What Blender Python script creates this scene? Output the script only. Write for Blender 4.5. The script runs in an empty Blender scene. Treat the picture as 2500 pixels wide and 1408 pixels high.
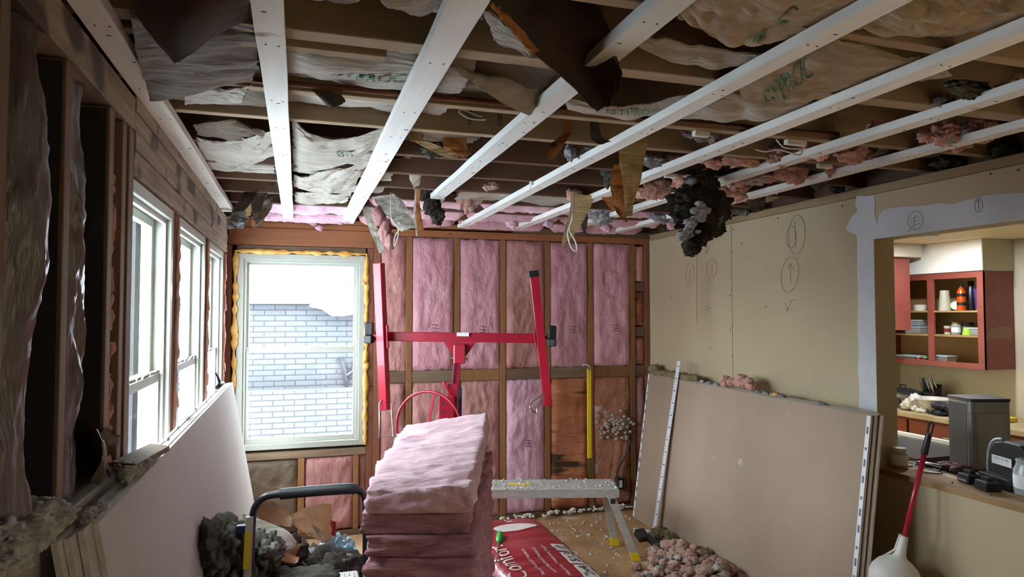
import bpy, bmesh, math, random
from mathutils import Vector, Matrix, noise
C = bpy.context
SC = C.scene
COL = SC.collection
R = math.radians
# ---------------------------------------------------------------- camera
H = 1.74; FPX = 1660.0; YAW = R(17.45); PIT = math.atan(61/1660)
cam_d = bpy.data.cameras.new('camera'); cam = bpy.data.objects.new('camera', cam_d); COL.objects.link(cam)
cam.location = (0, 0, H); cam.rotation_euler = (R(90)+PIT, 0, -YAW)
cam_d.sensor_width = 36; cam_d.lens = FPX*36/2500; cam_d.clip_start = 0.05; cam_d.clip_end = 200
SC.camera = cam
# ---------------------------------------------------------------- world: bright overcast sky
w = bpy.data.worlds.new('overcast_sky'); SC.world = w; w.use_nodes = True
nt = w.node_tree; nt.nodes.clear()
wo = nt.nodes.new('ShaderNodeOutputWorld'); wb = nt.nodes.new('ShaderNodeBackground')
wb.inputs[0].default_value = (0.90, 0.95, 1.0, 1); wb.inputs[1].default_value = 6.0
nt.links.new(wb.outputs[0], wo.inputs[0])
SC.view_settings.view_transform = 'Standard'; SC.view_settings.look = 'None'
SC.view_settings.gamma = 1; SC.view_settings.use_curve_mapping = False
SC.view_settings.exposure = 2.2
SC.cycles.max_bounces = 8; SC.cycles.diffuse_bounces = 6; SC.cycles.transparent_max_bounces = 12

def portal(name, loc, rot, sx, sy):
    l = bpy.data.lights.new(name, 'AREA'); l.shape = 'RECTANGLE'; l.size = sx; l.size_y = sy
    l.cycles.is_portal = True
    o = bpy.data.objects.new(name, l); COL.objects.link(o); o.location = loc; o.rotation_euler = rot
portal('daylight_back_window', (0.03, 5.72, 1.46), (R(-90), 0, 0), 0.95, 1.5)
portal('daylight_left_windows', (-0.80, 3.95, 1.46), (0, R(-90), 0), 1.5, 3.0)
portal('daylight_kitchen_window', (3.65, 4.89, 1.6), (R(-90), 0, 0), .8, 1.3)

# ---------------------------------------------------------------- helpers
def hexc(h):
    h = h.lstrip('#'); o = []
    for i in (0, 2, 4):
        c = int(h[i:i+2], 16)/255
        o.append(c/12.92 if c <= 0.04045 else ((c+0.055)/1.055)**2.4)
    return (*o, 1)
_fw = Vector((math.sin(YAW)*math.cos(PIT), math.cos(YAW)*math.cos(PIT), math.sin(PIT)))
_rt = Vector((math.cos(YAW), -math.sin(YAW), 0)); _up = _rt.cross(_fw)
def at(u, v, ax, val):
    "the point of the photograph (u, v) that lies on the plane ax = val"
    r = _fw + _rt*((u-1250)/FPX) + _up*((704-v)/FPX)
    i = 'XYZ'.index(ax); o = Vector((0, 0, H)); t = (val-o[i])/r[i]
    return o + r*t
def dep(u, v, d):
    return Vector((0, 0, H)) + (_fw + _rt*((u-1250)/FPX) + _up*((704-v)/FPX))*d
def N(p, s=1.0, seed=0.0):
    return noise.noise(Vector((p[0]*s+seed*7.31, p[1]*s-seed*3.7, p[2]*s+seed*1.9)))
def fbm(p, s=1.0, oc=4, seed=0.0):
    a, f, r = 1.0, s, 0.0
    for _ in range(oc):
        r += a*N(p, f, seed); a *= .5; f *= 2.07
    return r
def ridge(p, s=1.0, oc=3, seed=0.0):
    a, f, r = 1.0, s, 0.0
    for _ in range(oc):
        r += a*(1-2*abs(N(p, f, seed))); a *= .5; f *= 2.1
    return r

class MB:
    def __init__(self): self.v = []; self.f = []; self.m = []; self.mi = 0
    def add(self, vs, fs):
        b = len(self.v); self.v += [Vector(x) for x in vs]
        for f in fs: self.f.append([b+i for i in f]); self.m.append(self.mi)
        return self
    def box(self, x0, x1, y0, y1, z0, z1):
        vs = [(x, y, z) for z in (z0, z1) for y in (y0, y1) for x in (x0, x1)]
        return self.add(vs, [(0,2,3,1),(4,5,7,6),(0,1,5,4),(2,6,7,3),(0,4,6,2),(1,3,7,5)])
    def hexa(self, b, t):
        "b, t: four corners each, same order"
        return self.add(list(b)+list(t), [(3,2,1,0),(4,5,6,7),(0,1,5,4),(1,2,6,5),(2,3,7,6),(3,0,4,7)])
    def bar(self, p0, p1, w, h, side=None):
        "rectangular bar; side = direction of its width"
        p0, p1 = Vector(p0), Vector(p1); d = (p1-p0).normalized()
        s = Vector(side) if side else (Vector((0,0,1)).cross(d) if abs(d.z) < .95 else Vector((1,0,0)))
        s = (s - d*s.dot(d)).normalized(); n = d.cross(s)
        c = [(-1,-1),(1,-1),(1,1),(-1,1)]
        return self.hexa([p0+s*(a*w/2)+n*(b*h/2) for a, b in c], [p1+s*(a*w/2)+n*(b*h/2) for a, b in c])
    def tube(self, pts, r, seg=10, caps=True, closed=False):
        pts = [Vector(p) for p in pts]; n = len(pts); rs = r if isinstance(r, (list, tuple)) else [r]*n
        ref = Vector((0, 0, 1)); vs = []; last = None
        for i, p in enumerate(pts):
            if closed: d = pts[(i+1) % n]-pts[i-1]
            else: d = pts[min(i+1, n-1)]-pts[max(i-1, 0)]
            d.normalize()
            if last is None:
                s = d.cross(ref)
                if s.length < .1: s = d.cross(Vector((1, 0, 0)))
            else: s = last - d*last.dot(d)
            s.normalize(); last = s; t = d.cross(s)
            for k in range(seg):
                a = 2*math.pi*k/seg; vs.append(p+(s*math.cos(a)+t*math.sin(a))*rs[i])
        fs = []
        for i in range(n if closed else n-1):
            j = (i+1) % n
            for k in range(seg):
                l = (k+1) % seg; fs.append((i*seg+k, i*seg+l, j*seg+l, j*seg+k))
        if caps and not closed:
            fs.append(tuple(reversed(range(seg)))); fs.append(tuple((n-1)*seg+k for k in range(seg)))
        return self.add(vs, fs)
    def lathe(self, prof, c=(0,0,0), axis=(0,0,1), seg=24, wob=None):
        a = Vector(axis).normalized(); s = a.cross(Vector((0,1,0)) if abs(a.y) < .9 else Vector((1,0,0))).normalized(); t = a.cross(s)
        c = Vector(c); vs = []
        for r, z in prof:
            for k in range(seg):
                an = 2*math.pi*k/seg; rr = r*(wob(an, z) if wob else 1)
                vs.append(c+a*z+(s*math.cos(an)+t*math.sin(an))*rr)
        fs = []
        for i in range(len(prof)-1):
            for k in range(seg):
                l = (k+1) % seg; fs.append((i*seg+k, i*seg+l, (i+1)*seg+l, (i+1)*seg+k))
        if prof[0][0] > 1e-4: fs.append(tuple(reversed(range(seg))))
        if prof[-1][0] > 1e-4: fs.append(tuple((len(prof)-1)*seg+k for k in range(seg)))
        return self.add(vs, fs)
    def prism(self, poly, ext):
        poly = [Vector(p) for p in poly]; n = len(poly); e = Vector(ext)
        return self.add(poly+[p+e for p in poly], [tuple(reversed(range(n))), tuple(range(n, 2*n))]+[(i, (i+1) % n, n+(i+1) % n, n+i) for i in range(n)])
    def grid(self, fn, nu, nv):
        vs = [fn(i/nu, j/nv) for j in range(nv+1) for i in range(nu+1)]
        return self.add(vs, [(j*(nu+1)+i, j*(nu+1)+i+1, (j+1)*(nu+1)+i+1, (j+1)*(nu+1)+i) for j in range(nv) for i in range(nu)])
    def blob(self, c, r, amp=.35, fr=3.0, sub=3, seed=0, oc=4, jag=0.0):
        bm = bmesh.new(); bmesh.ops.create_icosphere(bm, subdivisions=sub, radius=1)
        vs = []
        for v in bm.verts:
            p = v.co.copy()
            if jag > .04:
                k, a_, f_ = .72, amp*1.5, fr*.8
                for _ in range(oc): k += a_*abs(N(p, f_, seed)); a_ *= .55; f_ *= 2.1
                k += amp*.5*N(p, fr*.5, seed+2)
            else: k = 1+amp*fbm(p, fr, oc, seed)
            q = Vector((p.x*r[0]*k, p.y*r[1]*k, p.z*r[2]*k)); vs.append(Vector(c)+q)
        fs = [[v.index for v in f.verts] for f in bm.faces]; bm.free()
        return self.add(vs, fs)
def wloc(o):
    p = Vector(o.location)
    while o.parent: o = o.parent; p += Vector(o.location)
    return p
def tag(o, label=None, cat=None, group=None, kind=None):
    if label: o['label'] = label
    if cat: o['category'] = cat
    if group: o['group'] = group
    if kind: o['kind'] = kind
    return o
def build(mb, name, mats, parent=None, label=None, cat=None, group=None, kind=None, smooth=None, bevel=0, sub=0, seg=2):
    me = bpy.data.meshes.new(name)
    lo = Vector((min(v.x for v in mb.v), min(v.y for v in mb.v), min(v.z for v in mb.v)))
    hi = Vector((max(v.x for v in mb.v), max(v.y for v in mb.v), max(v.z for v in mb.v)))
    base = wloc(parent) if parent else Vector((0, 0, 0))
    org = Vector(((lo.x+hi.x)/2, (lo.y+hi.y)/2, lo.z))
    me.from_pydata([v-org for v in mb.v], [], mb.f); me.update()
    if not isinstance(mats, (list, tuple)): mats = [mats]
    for m in mats: me.materials.append(m)
    for p, i in zip(me.polygons, mb.m): p.material_index = i
    bm = bmesh.new(); bm.from_mesh(me); bmesh.ops.recalc_face_normals(bm, faces=bm.faces); bm.to_mesh(me); bm.free()
    if smooth is not None:
        for p in me.polygons: p.use_smooth = True
        if smooth < 180: me.set_sharp_from_angle(angle=R(smooth))
    o = bpy.data.objects.new(name, me); COL.objects.link(o)
    o.location = org-base
    if parent: o.parent = parent
    if bevel:
        b = o.modifiers.new('bevel', 'BEVEL'); b.width = bevel; b.segments = seg; b.limit_method = 'ANGLE'
    if sub:
        s_ = o.modifiers.new('sub', 'SUBSURF'); s_.levels = sub; s_.render_levels = sub
    return tag(o, label, cat, group, kind)
def empty(name, loc, label, cat, group=None):
    o = bpy.data.objects.new(name, None); COL.objects.link(o); o.location = loc; o.empty_display_size = .05
    return tag(o, label, cat, group)
def box(name, b, m, parent=None, bevel=.002, **k):
    return build(MB().box(*b), name, m, parent, bevel=bevel, **k)

# ---------------------------------------------------------------- materials
def mat(name, base, rough=.7, base2=None, scale=(1, 1, 1), ns=4.0, detail=5, contrast=(.35, .65), bump=0, bs=None, bscale=None, metal=0,
        spots=None, coat=0, spec=.5, trans=0, alpha=1, emit=None, sheen=0, bdist=.01, ridged=False, rnd=.12):
    m = bpy.data.materials.new(name); m.use_nodes = True; t = m.node_tree; n = t.nodes; L = t.links.new
    p = n['Principled BSDF']
    p.inputs['Roughness'].default_value = rough; p.inputs['Metallic'].default_value = metal
    p.inputs['Specular IOR Level'].default_value = spec; p.inputs['Coat Weight'].default_value = coat
    p.inputs['Transmission Weight'].default_value = trans; p.inputs['Alpha'].default_value = alpha
    p.inputs['Sheen Weight'].default_value = sheen
    p.inputs['Base Color'].default_value = hexc(base)
    tc = n.new('ShaderNodeTexCoord'); oi = n.new('ShaderNodeObjectInfo')
    ad = n.new('ShaderNodeVectorMath'); ad.operation = 'ADD'; ml = n.new('ShaderNodeVectorMath'); ml.operation = 'SCALE'
    cb = n.new('ShaderNodeCombineXYZ')
    for i in range(3): L(oi.outputs['Random'], cb.inputs[i])
    L(cb.outputs[0], ml.inputs[0]); ml.inputs['Scale'].default_value = 13
    L(tc.outputs['Object'], ad.inputs[0]); L(ml.outputs[0], ad.inputs[1])
    mp = n.new('ShaderNodeMapping'); mp.inputs['Scale'].default_value = scale; L(ad.outputs[0], mp.inputs[0])
    out = None
    if base2:
        nz = n.new('ShaderNodeTexNoise'); nz.inputs['Scale'].default_value = ns; nz.inputs['Detail'].default_value = detail
        nz.inputs['Roughness'].default_value = .6; L(mp.outputs[0], nz.inputs['Vector'])
        cr = n.new('ShaderNodeValToRGB'); cr.color_ramp.elements[0].position = contrast[0]; cr.color_ramp.elements[1].position = contrast[1]
        cr.color_ramp.elements[0].color = hexc(base); cr.color_ramp.elements[1].color = hexc(base2)
        L(nz.outputs['Fac'], cr.inputs[0]); out = cr.outputs[0]
        if spots:
            # (colour, scale, threshold)
            vz = n.new('ShaderNodeTexNoise'); vz.inputs['Scale'].default_value = spots[1]; vz.inputs['Detail'].default_value = 3
            if len(spots) > 3:
                m3 = n.new('ShaderNodeMapping'); m3.inputs['Scale'].default_value = spots[3]; L(ad.outputs[0], m3.inputs[0]); L(m3.outputs[0], vz.inputs['Vector'])
            else: L(ad.outputs[0], vz.inputs['Vector'])
            c2 = n.new('ShaderNodeValToRGB'); c2.color_ramp.elements[0].position = spots[2]; c2.color_ramp.elements[1].position = spots[2]+.06
            L(vz.outputs['Fac'], c2.inputs[0])
            mx = n.new('ShaderNodeMix'); mx.data_type = 'RGBA'; L(c2.outputs[0], mx.inputs[0]); L(out, mx.inputs[6])
            mx.inputs[7].default_value = hexc(spots[0]); out = mx.outputs[2]
        if rnd:
            hv = n.new('ShaderNodeHueSaturation'); mr = n.new('ShaderNodeMapRange'); L(oi.outputs['Random'], mr.inputs[0])
            mr.inputs[3].default_value = 1-rnd; mr.inputs[4].default_value = 1+rnd; L(mr.outputs[0], hv.inputs['Value']); L(out, hv.inputs['Color']); out = hv.outputs[0]
        L(out, p.inputs['Base Color'])
    if bump:
        bz = n.new('ShaderNodeTexNoise'); bz.inputs['Scale'].default_value = bs or ns*3; bz.inputs['Detail'].default_value = 6
        if ridged: bz.noise_type = 'RIDGED_MULTIFRACTAL'
        mp2 = n.new('ShaderNodeMapping'); mp2.inputs['Scale'].default_value = bscale or scale; L(ad.outputs[0], mp2.inputs[0])
        L(mp2.outputs[0], bz.inputs['Vector'])
        bp = n.new('ShaderNodeBump'); bp.inputs['Strength'].default_value = bump; bp.inputs['Distance'].default_value = bdist
        L(bz.outputs['Fac'], bp.inputs['Height']); L(bp.outputs[0], p.inputs['Normal'])
    if emit:
        p.inputs['Emission Color'].default_value = hexc(emit[0]); p.inputs['Emission Strength'].default_value = emit[1]
    return m
def wood(name, a, b, axis, knots='5a3d22', rough=.75, **k):
    sc = [14, 14, 14]; sc['XYZ'.index(axis)] = 1.0
    kw = dict(ns=2.2, detail=6, contrast=(.3, .7), bump=.25, bs=9, bdist=.003, spots=(knots, 5.5, .71) if knots else None)
    kw.update(k)
    return mat(name, a, rough, b, scale=tuple(sc), **kw)
M = {}
M['strap'] = wood('pale_strapping_wood', 'dddcd6', 'ebe9e3', 'Y', '8a735a')
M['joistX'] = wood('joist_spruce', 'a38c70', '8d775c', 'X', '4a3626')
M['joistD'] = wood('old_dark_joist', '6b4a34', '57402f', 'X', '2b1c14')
M['deck'] = wood('old_roof_boards', '4d3425', '38261b', 'X', '20150e')
M['studZ'] = wood('stud_brown', '96693f', '7e5634', 'Z', '3d2a1a')
M['studO'] = wood('stud_old_left', '7c5f48', '665040', 'Z', '32231a')
M['plateX'] = wood('plate_wood_back', '99603a', '835031', 'X', '46281a')
M['plateXd'] = wood('plate_wood_back_dark', '6e5440', '5c4636', 'X', '33231a')
M['redZ'] = wood('reddish_stud', '86523a', '6d4430', 'Z', '3a2118')
M['headY'] = wood('header_planks_left', 'a8947f', '75604f', 'Y', '4a392c', contrast=(.3, .7), spots=('4a392c', 3.5, .60))
M['greyY'] = wood('dusty_grey_wood', '9a9288', '7e756a', 'Y', '50463c')
M['greyX'] = wood('dusty_wood_block', '85705a', '6a5744', 'X', '3c2c20')
M['pink'] = mat('pink_fibreglass', 'd09ea8', .95, 'b67e8a', scale=(1, 1, .6), ns=7, detail=8, contrast=(.3, .7), bump=1, bs=13, bdist=.03, spec=.1, sheen=.3)
M['pinkl'] = mat('pale_pink_fibreglass', 'dbb2c2', .95, 'c295a8', ns=7, detail=8, bump=1, bs=14, bdist=.03, spec=.1, sheen=.3, scale=(1, 1, .6))
M['pinkwarm'] = mat('aged_warm_pink_fibreglass', 'b98a86', .95, '9f706c', ns=8, detail=8, bump=1, bs=14, bdist=.028, spec=.1, scale=(1, 1, .6))
M['orange'] = mat('old_orange_fibreglass', 'b5785a', .95, '9c6146', ns=6, detail=8, spots=('4a392c', 2.6, .55, (.7, .7, 3.0)), bump=1, bs=22, bdist=.012, spec=.1, scale=(.6, .6, 2.2))
M['orange2'] = mat('old_orange_fibreglass_dusty', 'ad7a64', .95, '94614b', ns=6, detail=8, spots=('b09c90', 4.5, .58), bump=1, bs=30, bdist=.014, spec=.1)
M['tuftp'] = mat('loose_pink_fibreglass', 'dca99b', .95, 'c28b7c', ns=14, detail=6, spots=('b9b3b8', 9, .60), bump=1, bs=34, bdist=.012, spec=.1, sheen=.3)
M['tuftg'] = mat('loose_grey_insulation', 'a3a3a6', .95, '77767a', ns=20, detail=6, spots=('ceced2', 24, .58), bump=1, bs=45, bdist=.012, spec=.1)
M['tuftw'] = mat('dusty_white_fluff', 'b5b2ab', .95, '8e8b84', ns=16, detail=6, bump=1, bs=40, bdist=.01, spec=.1)
M['mineral'] = mat('greenish_mineral_wool', '8c8264', .95, '6f674e', ns=20, detail=6, bump=1, bs=50, bdist=.01, spec=.1)
M['black'] = mat('sooty_dark_insulation', '2e2a26', .95, '4c4640', ns=9, detail=8, spots=('8d8a88', 12, .63), bump=1, bs=35, bdist=.012, spec=.1)
M['darkgrey'] = mat('dark_grey_insulation', '45443e', .95, '5f5f57', ns=8, detail=8, spots=('8b9089', 5, .62), bump=1, bs=26, bdist=.015, spec=.1)
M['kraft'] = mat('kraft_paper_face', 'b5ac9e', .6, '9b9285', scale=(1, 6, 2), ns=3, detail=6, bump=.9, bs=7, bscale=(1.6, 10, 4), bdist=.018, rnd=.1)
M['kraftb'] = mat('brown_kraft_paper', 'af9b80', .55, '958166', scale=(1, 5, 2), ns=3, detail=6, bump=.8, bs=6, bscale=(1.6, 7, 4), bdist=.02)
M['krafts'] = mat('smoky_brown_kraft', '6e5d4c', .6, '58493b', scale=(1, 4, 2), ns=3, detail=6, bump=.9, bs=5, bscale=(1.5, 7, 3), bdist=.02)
M['tar'] = mat('torn_orange_paper_back', 'a8682a', .6, '8a5220', ns=14, detail=6, spots=('3d2717', 10, .62), bump=.7, bs=30, bdist=.006)
M['tarb'] = mat('dark_brown_paper_back', '4a382a', .7, '3b2c21', ns=5, detail=5, bump=.3, bs=12, bdist=.006)
M['tan'] = mat('crinkled_tan_paper', 'c4a676', .65, 'b0905f', scale=(1, 1, 9), ns=7, bump=1.0, bs=11, bscale=(1.2, 1.2, 11), bdist=.008)
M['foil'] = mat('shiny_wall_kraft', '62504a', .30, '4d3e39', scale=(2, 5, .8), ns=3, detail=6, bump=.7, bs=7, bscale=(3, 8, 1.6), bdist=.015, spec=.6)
M['dry'] = mat('drywall_tan_paper', 'c0b090', .8, 'b8a888', ns=1.2, detail=4, bump=.05, bs=60, rnd=0, bdist=.002)
M['dryboard'] = mat('drywall_board_back_paper', 'a48f7c', .8, '9b8775', ns=1.5, detail=4, bump=.05, bs=60, rnd=0, bdist=.002, spots=('b5a593', 9, .72))
M['dryw'] = mat('drywall_board_white_face', 'aaa29d', .75, 'a29a95', ns=1.5, detail=4, rnd=0, bump=.04, bs=80, bdist=.002)
M['gyps'] = mat('drywall_cut_edge', 'd5d2cc', .9, 'b8b4ac', ns=20, rnd=0)
M['compound'] = mat('joint_compound', 'cfd0d2', .8, 'c5c6c8', ns=5, rnd=0, bump=.1, bs=20, bdist=.002)
M['vinyl'] = mat('white_vinyl_frame', 'aeb0a6', .4, 'a6a89e', ns=2, rnd=0)
M['foam'] = mat('yellow_spray_foam', 'dcb064', .75, 'c08a3a', ns=18, bump=.8, bs=30, bdist=.01)
M['floor'] = mat('plywood_subfloor', 'bf9c72', .75, 'a3805a', scale=(2, 1, 1), ns=3, detail=8, spots=('c3b19a', 6, .64), bump=.2, bs=30, rnd=0, bdist=.003)
M['red'] = mat('red_enamel', 'b01634', .35, 'a31230', ns=3, coat=.3)
M['blackp'] = mat('black_plastic', '1b1c1f', .45)
M['dgrey'] = mat('dark_grey_plastic', '2c2e31', .5)
M['chrome'] = mat('bright_steel', 'c8c8c4', .25, metal=1)
M['alu'] = mat('aluminium', 'c9c8c4', .45, 'b4b2ad', metal=.35, scale=(1, 8, 8), ns=4, rnd=0, bump=.1, bs=30)
M['steel'] = mat('brushed_stainless', '8d8a86', .32, '827f7b', metal=.55, scale=(1, 1, 3), ns=4, rnd=0)
M['yellow'] = mat('yellow_plastic', 'e2c022', .45)
M['green'] = mat('green_plastic', '2f9a3f', .4)
M['white'] = mat('white_plastic', 'd9d7d0', .45)
M['paper'] = mat('white_label', 'e4e4e2', .6)
M['ink'] = mat('dark_ink', '22242a', .6)
M['inkgreen'] = mat('faded_green_print', '4f7a5c', .7)
M['pencil'] = mat('pencil_line', '7a7264', .8)
M['crumb'] = mat('white_crumbs', 'cfc9bf', .9)
M['brownp'] = mat('brown_paper_back', '94643c', .7, '784d2c', ns=6, bump=.4, bs=12, bdist=.008, spots=('3a281c', 9, .62))
M['copper'] = mat('old_copper_pipe', '7c4a30', .5, '643a26', metal=.3, ns=9)
M['wire'] = mat('white_cable', 'dedcd8', .4)
M['bagred'] = mat('red_plastic_film', '99252d', .34, '8a1c25', scale=(1, 5, 1), ns=4, bump=.35, bs=5, bscale=(1.5, 9, 2), bdist=.012, coat=.2, rnd=0)
M['cab'] = mat('brick_red_painted_wood', '8f4a40', .5, '824036', ns=6, rnd=0)
M['cabin'] = mat('cabinet_inside_tan', 'a98a5c', .7, '9a7c50', ns=4, rnd=0)
M['oldwood'] = wood('worn_drawer_wood', '8c4a30', '70381f', 'Y', 'd0a57c')
M['counter'] = mat('worn_pale_counter', 'b3a583', .6, '9c8d6b', ns=7, detail=7, rnd=0)
M['siding'] = mat('exterior_siding', '505559', .8)
M['snow'] = mat('snow', 'e4ebf2', .9)
def glassmat():
    m = bpy.data.materials.new('window_glass'); m.use_nodes = True; n = m.node_tree.nodes; L = m.node_tree.links.new
    n.remove(n['Principled BSDF']); o = n['Material Output']
    a = n.new('ShaderNodeBsdfTransparent'); a.inputs[0].default_value = (.93, .97, .98, 1); b = n.new('ShaderNodeBsdfGlossy'); b.inputs['Roughness'].default_value = .03
    x = n.new('ShaderNodeMixShader'); x.inputs[0].default_value = .05
    L(a.outputs[0], x.inputs[1]); L(b.outputs[0], x.inputs[2]); L(x.outputs[0], o.inputs[0]); return m
M['glass'] = glassmat()
def clearmat(name, col, al=.35):
    m = bpy.data.materials.new(name); m.use_nodes = True; n = m.node_tree.nodes; L = m.node_tree.links.new
    p = n['Principled BSDF']; p.inputs['Base Color'].default_value = hexc(col); p.inputs['Roughness'].default_value = .12; p.inputs['Alpha'].default_value = al; return m
M['clear'] = clearmat('clear_plastic', 'cfd8dc', .4)
M['bagclear'] = clearmat('cloudy_plastic_bag', 'a9c4d2', .7)
def brickmat(name, c1, c2, mortar, sw=.25, sh=.068):
    m = bpy.data.materials.new(name); m.use_nodes = True; n = m.node_tree.nodes; L = m.node_tree.links.new
    p = n['Principled BSDF']; p.inputs['Roughness'].default_value = .9
    tc = n.new('ShaderNodeTexCoord'); sp = n.new('ShaderNodeSeparateXYZ'); cb = n.new('ShaderNodeCombineXYZ'); ad = n.new('ShaderNodeMath')
    L(tc.outputs['Object'], sp.inputs[0]); L(sp.outputs[0], ad.inputs[0]); L(sp.outputs[1], ad.inputs[1])
    L(ad.outputs[0], cb.inputs[0]); L(sp.outputs[2], cb.inputs[1])
    b = n.new('ShaderNodeTexBrick'); L(cb.outputs[0], b.inputs['Vector'])
    b.inputs['Scale'].default_value = 1; b.inputs['Brick Width'].default_value = sw; b.inputs['Row Height'].default_value = sh; b.inputs['Mortar Size'].default_value = .008
    b.inputs['Color1'].default_value = hexc(c1); b.inputs['Color2'].default_value = hexc(c2); b.inputs['Mortar'].default_value = hexc(mortar)
    L(b.outputs['Color'], p.inputs['Base Color']); return m
M['brick'] = brickmat('pale_painted_brick', '515257', '4b4c50', '333437')
# ================================================================ THE ROOM
XL, XR, YB = -.517, 3.06, 5.54
ZT = 2.37          # underside of the top plates
JB = 2.485         # underside of the joists
JT = 2.72
# floor and outer shell
box('floor', (XL-.25, 5.6, -3.1, YB+.2, -.1, 0), M['floor'], bevel=0, kind='structure')
box('ceiling', (XL-.3, XR+.3, -3.1, YB+.3, JT, JT+.06), M['deck'], bevel=0, kind='structure')
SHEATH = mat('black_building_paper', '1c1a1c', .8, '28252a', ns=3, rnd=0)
SHEATHB = mat('old_sheathing_boards', '5a4030', .85, '483325', ns=5, rnd=0)
# back wall sheathing, with the window opening
wb_ = MB(); x0, x1, z0, z1 = -.435, .498, .71, 2.19
wb_.box(XL-.25, x0, YB+.12, YB+.16, 0, JT); wb_.box(x1, XR+.3, YB+.12, YB+.16, 0, JT)
wb_.box(x0, x1, YB+.12, YB+.16, 0, z0); wb_.box(x0, x1, YB+.12, YB+.16, z1, JT)
build(wb_, 'wall_back', SHEATHB, kind='structure')
# left wall sheathing with three window openings
WL = [(2.47, 3.30), (3.42, 4.38), (4.47, 5.38)]; WZ0, WZ1 = .70, 2.19
ws = MB(); XS = XL-.16
ws.box(XS-.04, XS, -3.1, WL[0][0], 0, JT)
for i, (a, b) in enumerate(WL):
    ws.box(XS-.04, XS, a, b, 0, WZ0); ws.box(XS-.04, XS, a, b, WZ1, JT)
    ws.box(XS-.04, XS, b, WL[i+1][0] if i < 2 else YB+.16, 0, JT)
build(ws, 'wall_left', SHEATH, kind='structure')
# right wall: drywall with the kitchen opening
YO = 3.0; ZO = 2.155; ZL = .90
wr = MB()
wr.box(XR, XR+.14, YO, YB+.12, 0, 2.405)
wr.box(XR, XR+.14, -3.1, YO, ZO, 2.405)
wr.box(XR, XR+.14, -.9, YO, 0, ZL-.03)
wr.box(XR, XR+.14, -3.1, -.9, 0, ZO)
build(wr, 'wall_right', M['dry'], kind='structure', bevel=.002)
box('trim_1', (XR-.035, XR+.14, .2, YO-.001, ZL-.03, ZL), wood('ledge_board', '9c7a52', '7e6040', 'Y'), kind='structure')
box('trim_2', (XR+.005, XR+.14, -3.1, YB+.12, 2.408, JB-.03), wood('top_board_right', 'a9916c', '927b58', 'Y'), kind='structure', bevel=.002)
# rear wall behind the camera, unseen, kept closed so no light enters there
wq = MB(); wq.box(XL-.2, 5.6, -3.14, -3.0, 0, JT)
build(wq, 'wall_rear', M['dry'], kind='structure')
# joint compound on the opening corner and header (a real skim, 2 mm proud, with an irregular outline)
def skim(name, poly):
    build(MB().prism([(XR-.0015, y, z) for y, z in poly], (.0014, 0, 0)), name, M['compound'], kind='structure')
def P_(u, v):
    p = at(u, v, 'X', XR); return (p.y, p.z)
rnd = random.Random(4)
edge = []
for u, v in [(2092,478),(2088,500),(2095,512),(2080,530),(2070,548),(2066,560),(2078,568),(2092,574),(2094,600),(2093,660),(2096,720),(2094,790),(2097,850),(2095,900),(2099,950),(2096,1010)]:
    edge.append(P_(u, v))
y_e = YO+.001
poly = edge + [P_(2100, 1150), (y_e, .92), (y_e, ZO-.001)]
hdr = [P_(u, v) for u, v in [(2500,542),(2500,470),(2440,472),(2400,478),(2345,492),(2330,498),(2290,496),(2255,502),(2200,505),(2160,510),(2146,525),(2142,545),(2136,520),(2137,478)]]
hdr[0] = (hdr[0][0], ZO+.001); hdr2 = [(1.0, ZO+.001), (1.0, 2.33), (1.7, 2.32)]
build(MB().prism([(XR-.002, y, z) for y, z in poly+hdr2+hdr[1:]], (.0019, 0, 0)), 'trim_3', M['compound'], kind='structure')

# ---------------------------------------------------------------- right-wall marks: screws, seam, pencil drawings
sm = MB(); sm.box(XR-.0012, XR+.001, 4.306, 4.309, 0, 2.40)
build(sm, 'trim_4', M['ink'], kind='structure')
def pencil(name, strokes, w=.0025):
    mb = MB()
    for st in strokes:
        pts = [at(u, v, 'X', XR-.003) for u, v in st]
        for a, b in zip(pts, pts[1:]):
            d = (b-a);
            if d.length < 1e-5: continue
            s = d.normalized().cross(Vector((1, 0, 0)))*w/2
            mb.hexa([a-s, a+s, b+s, b-s], [q+Vector((.0012, 0, 0)) for q in (a-s, a+s, b+s, b-s)])
    return mb
def oval(cx, cy, rx, ry, tilt=0, n=28, k=1.04):
    return [(cx+rx*math.cos(a)*math.cos(tilt)-ry*math.sin(a)*math.sin(tilt), cy+rx*math.cos(a)*math.sin(tilt)+ry*math.sin(a)*math.cos(tilt)) for a in [2*math.pi*k*i/n for i in range(n+1)]]
S1 = [oval(1945,573,20,48,.05), [(1940,540),(1942,603)], oval(1931,578,12,27,.05)]
S2 = [oval(1928,670,21,43,.15), [(1930,690),(1929,642)], [(1922,655),(1929,642),(1937,656)]]
S3 = [[(1918,762),(1934,730)],[(1914,755),(1940,752)],[(1920,735),(1948,732)],[(1925,760),(1916,740)]]
S4 = [oval(1684,668,10,26,.1), [(1685,655),(1683,692)], oval(1738,655,12,24,.05), [(1738,640),(1738,672)], [(1700,600),(1701,790)], [(1722,745),(1735,752),(1720,757),(1736,760)], [(1722,600),(1724,622),(1732,600)], [(1675,700),(1683,702)], [(1726,683),(1734,687)]]
PW = mat('pencil_on_drywall', '8f846c', .9)
for i, S in enumerate([S1, S2, S3, S4]):
    build(pencil('', S), 'pencil_mark', PW, label=['faint pencilled oval with a vertical line on the tan drywall near the white strip', 'pencilled oval around an upward arrow on the tan drywall', 'faint pencil scribble low under the arrow oval on the drywall', 'faint pencil ovals and marks on the drywall left of the seam'][i], cat='pencil mark', group='pencil marks on the right wall')
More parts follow.
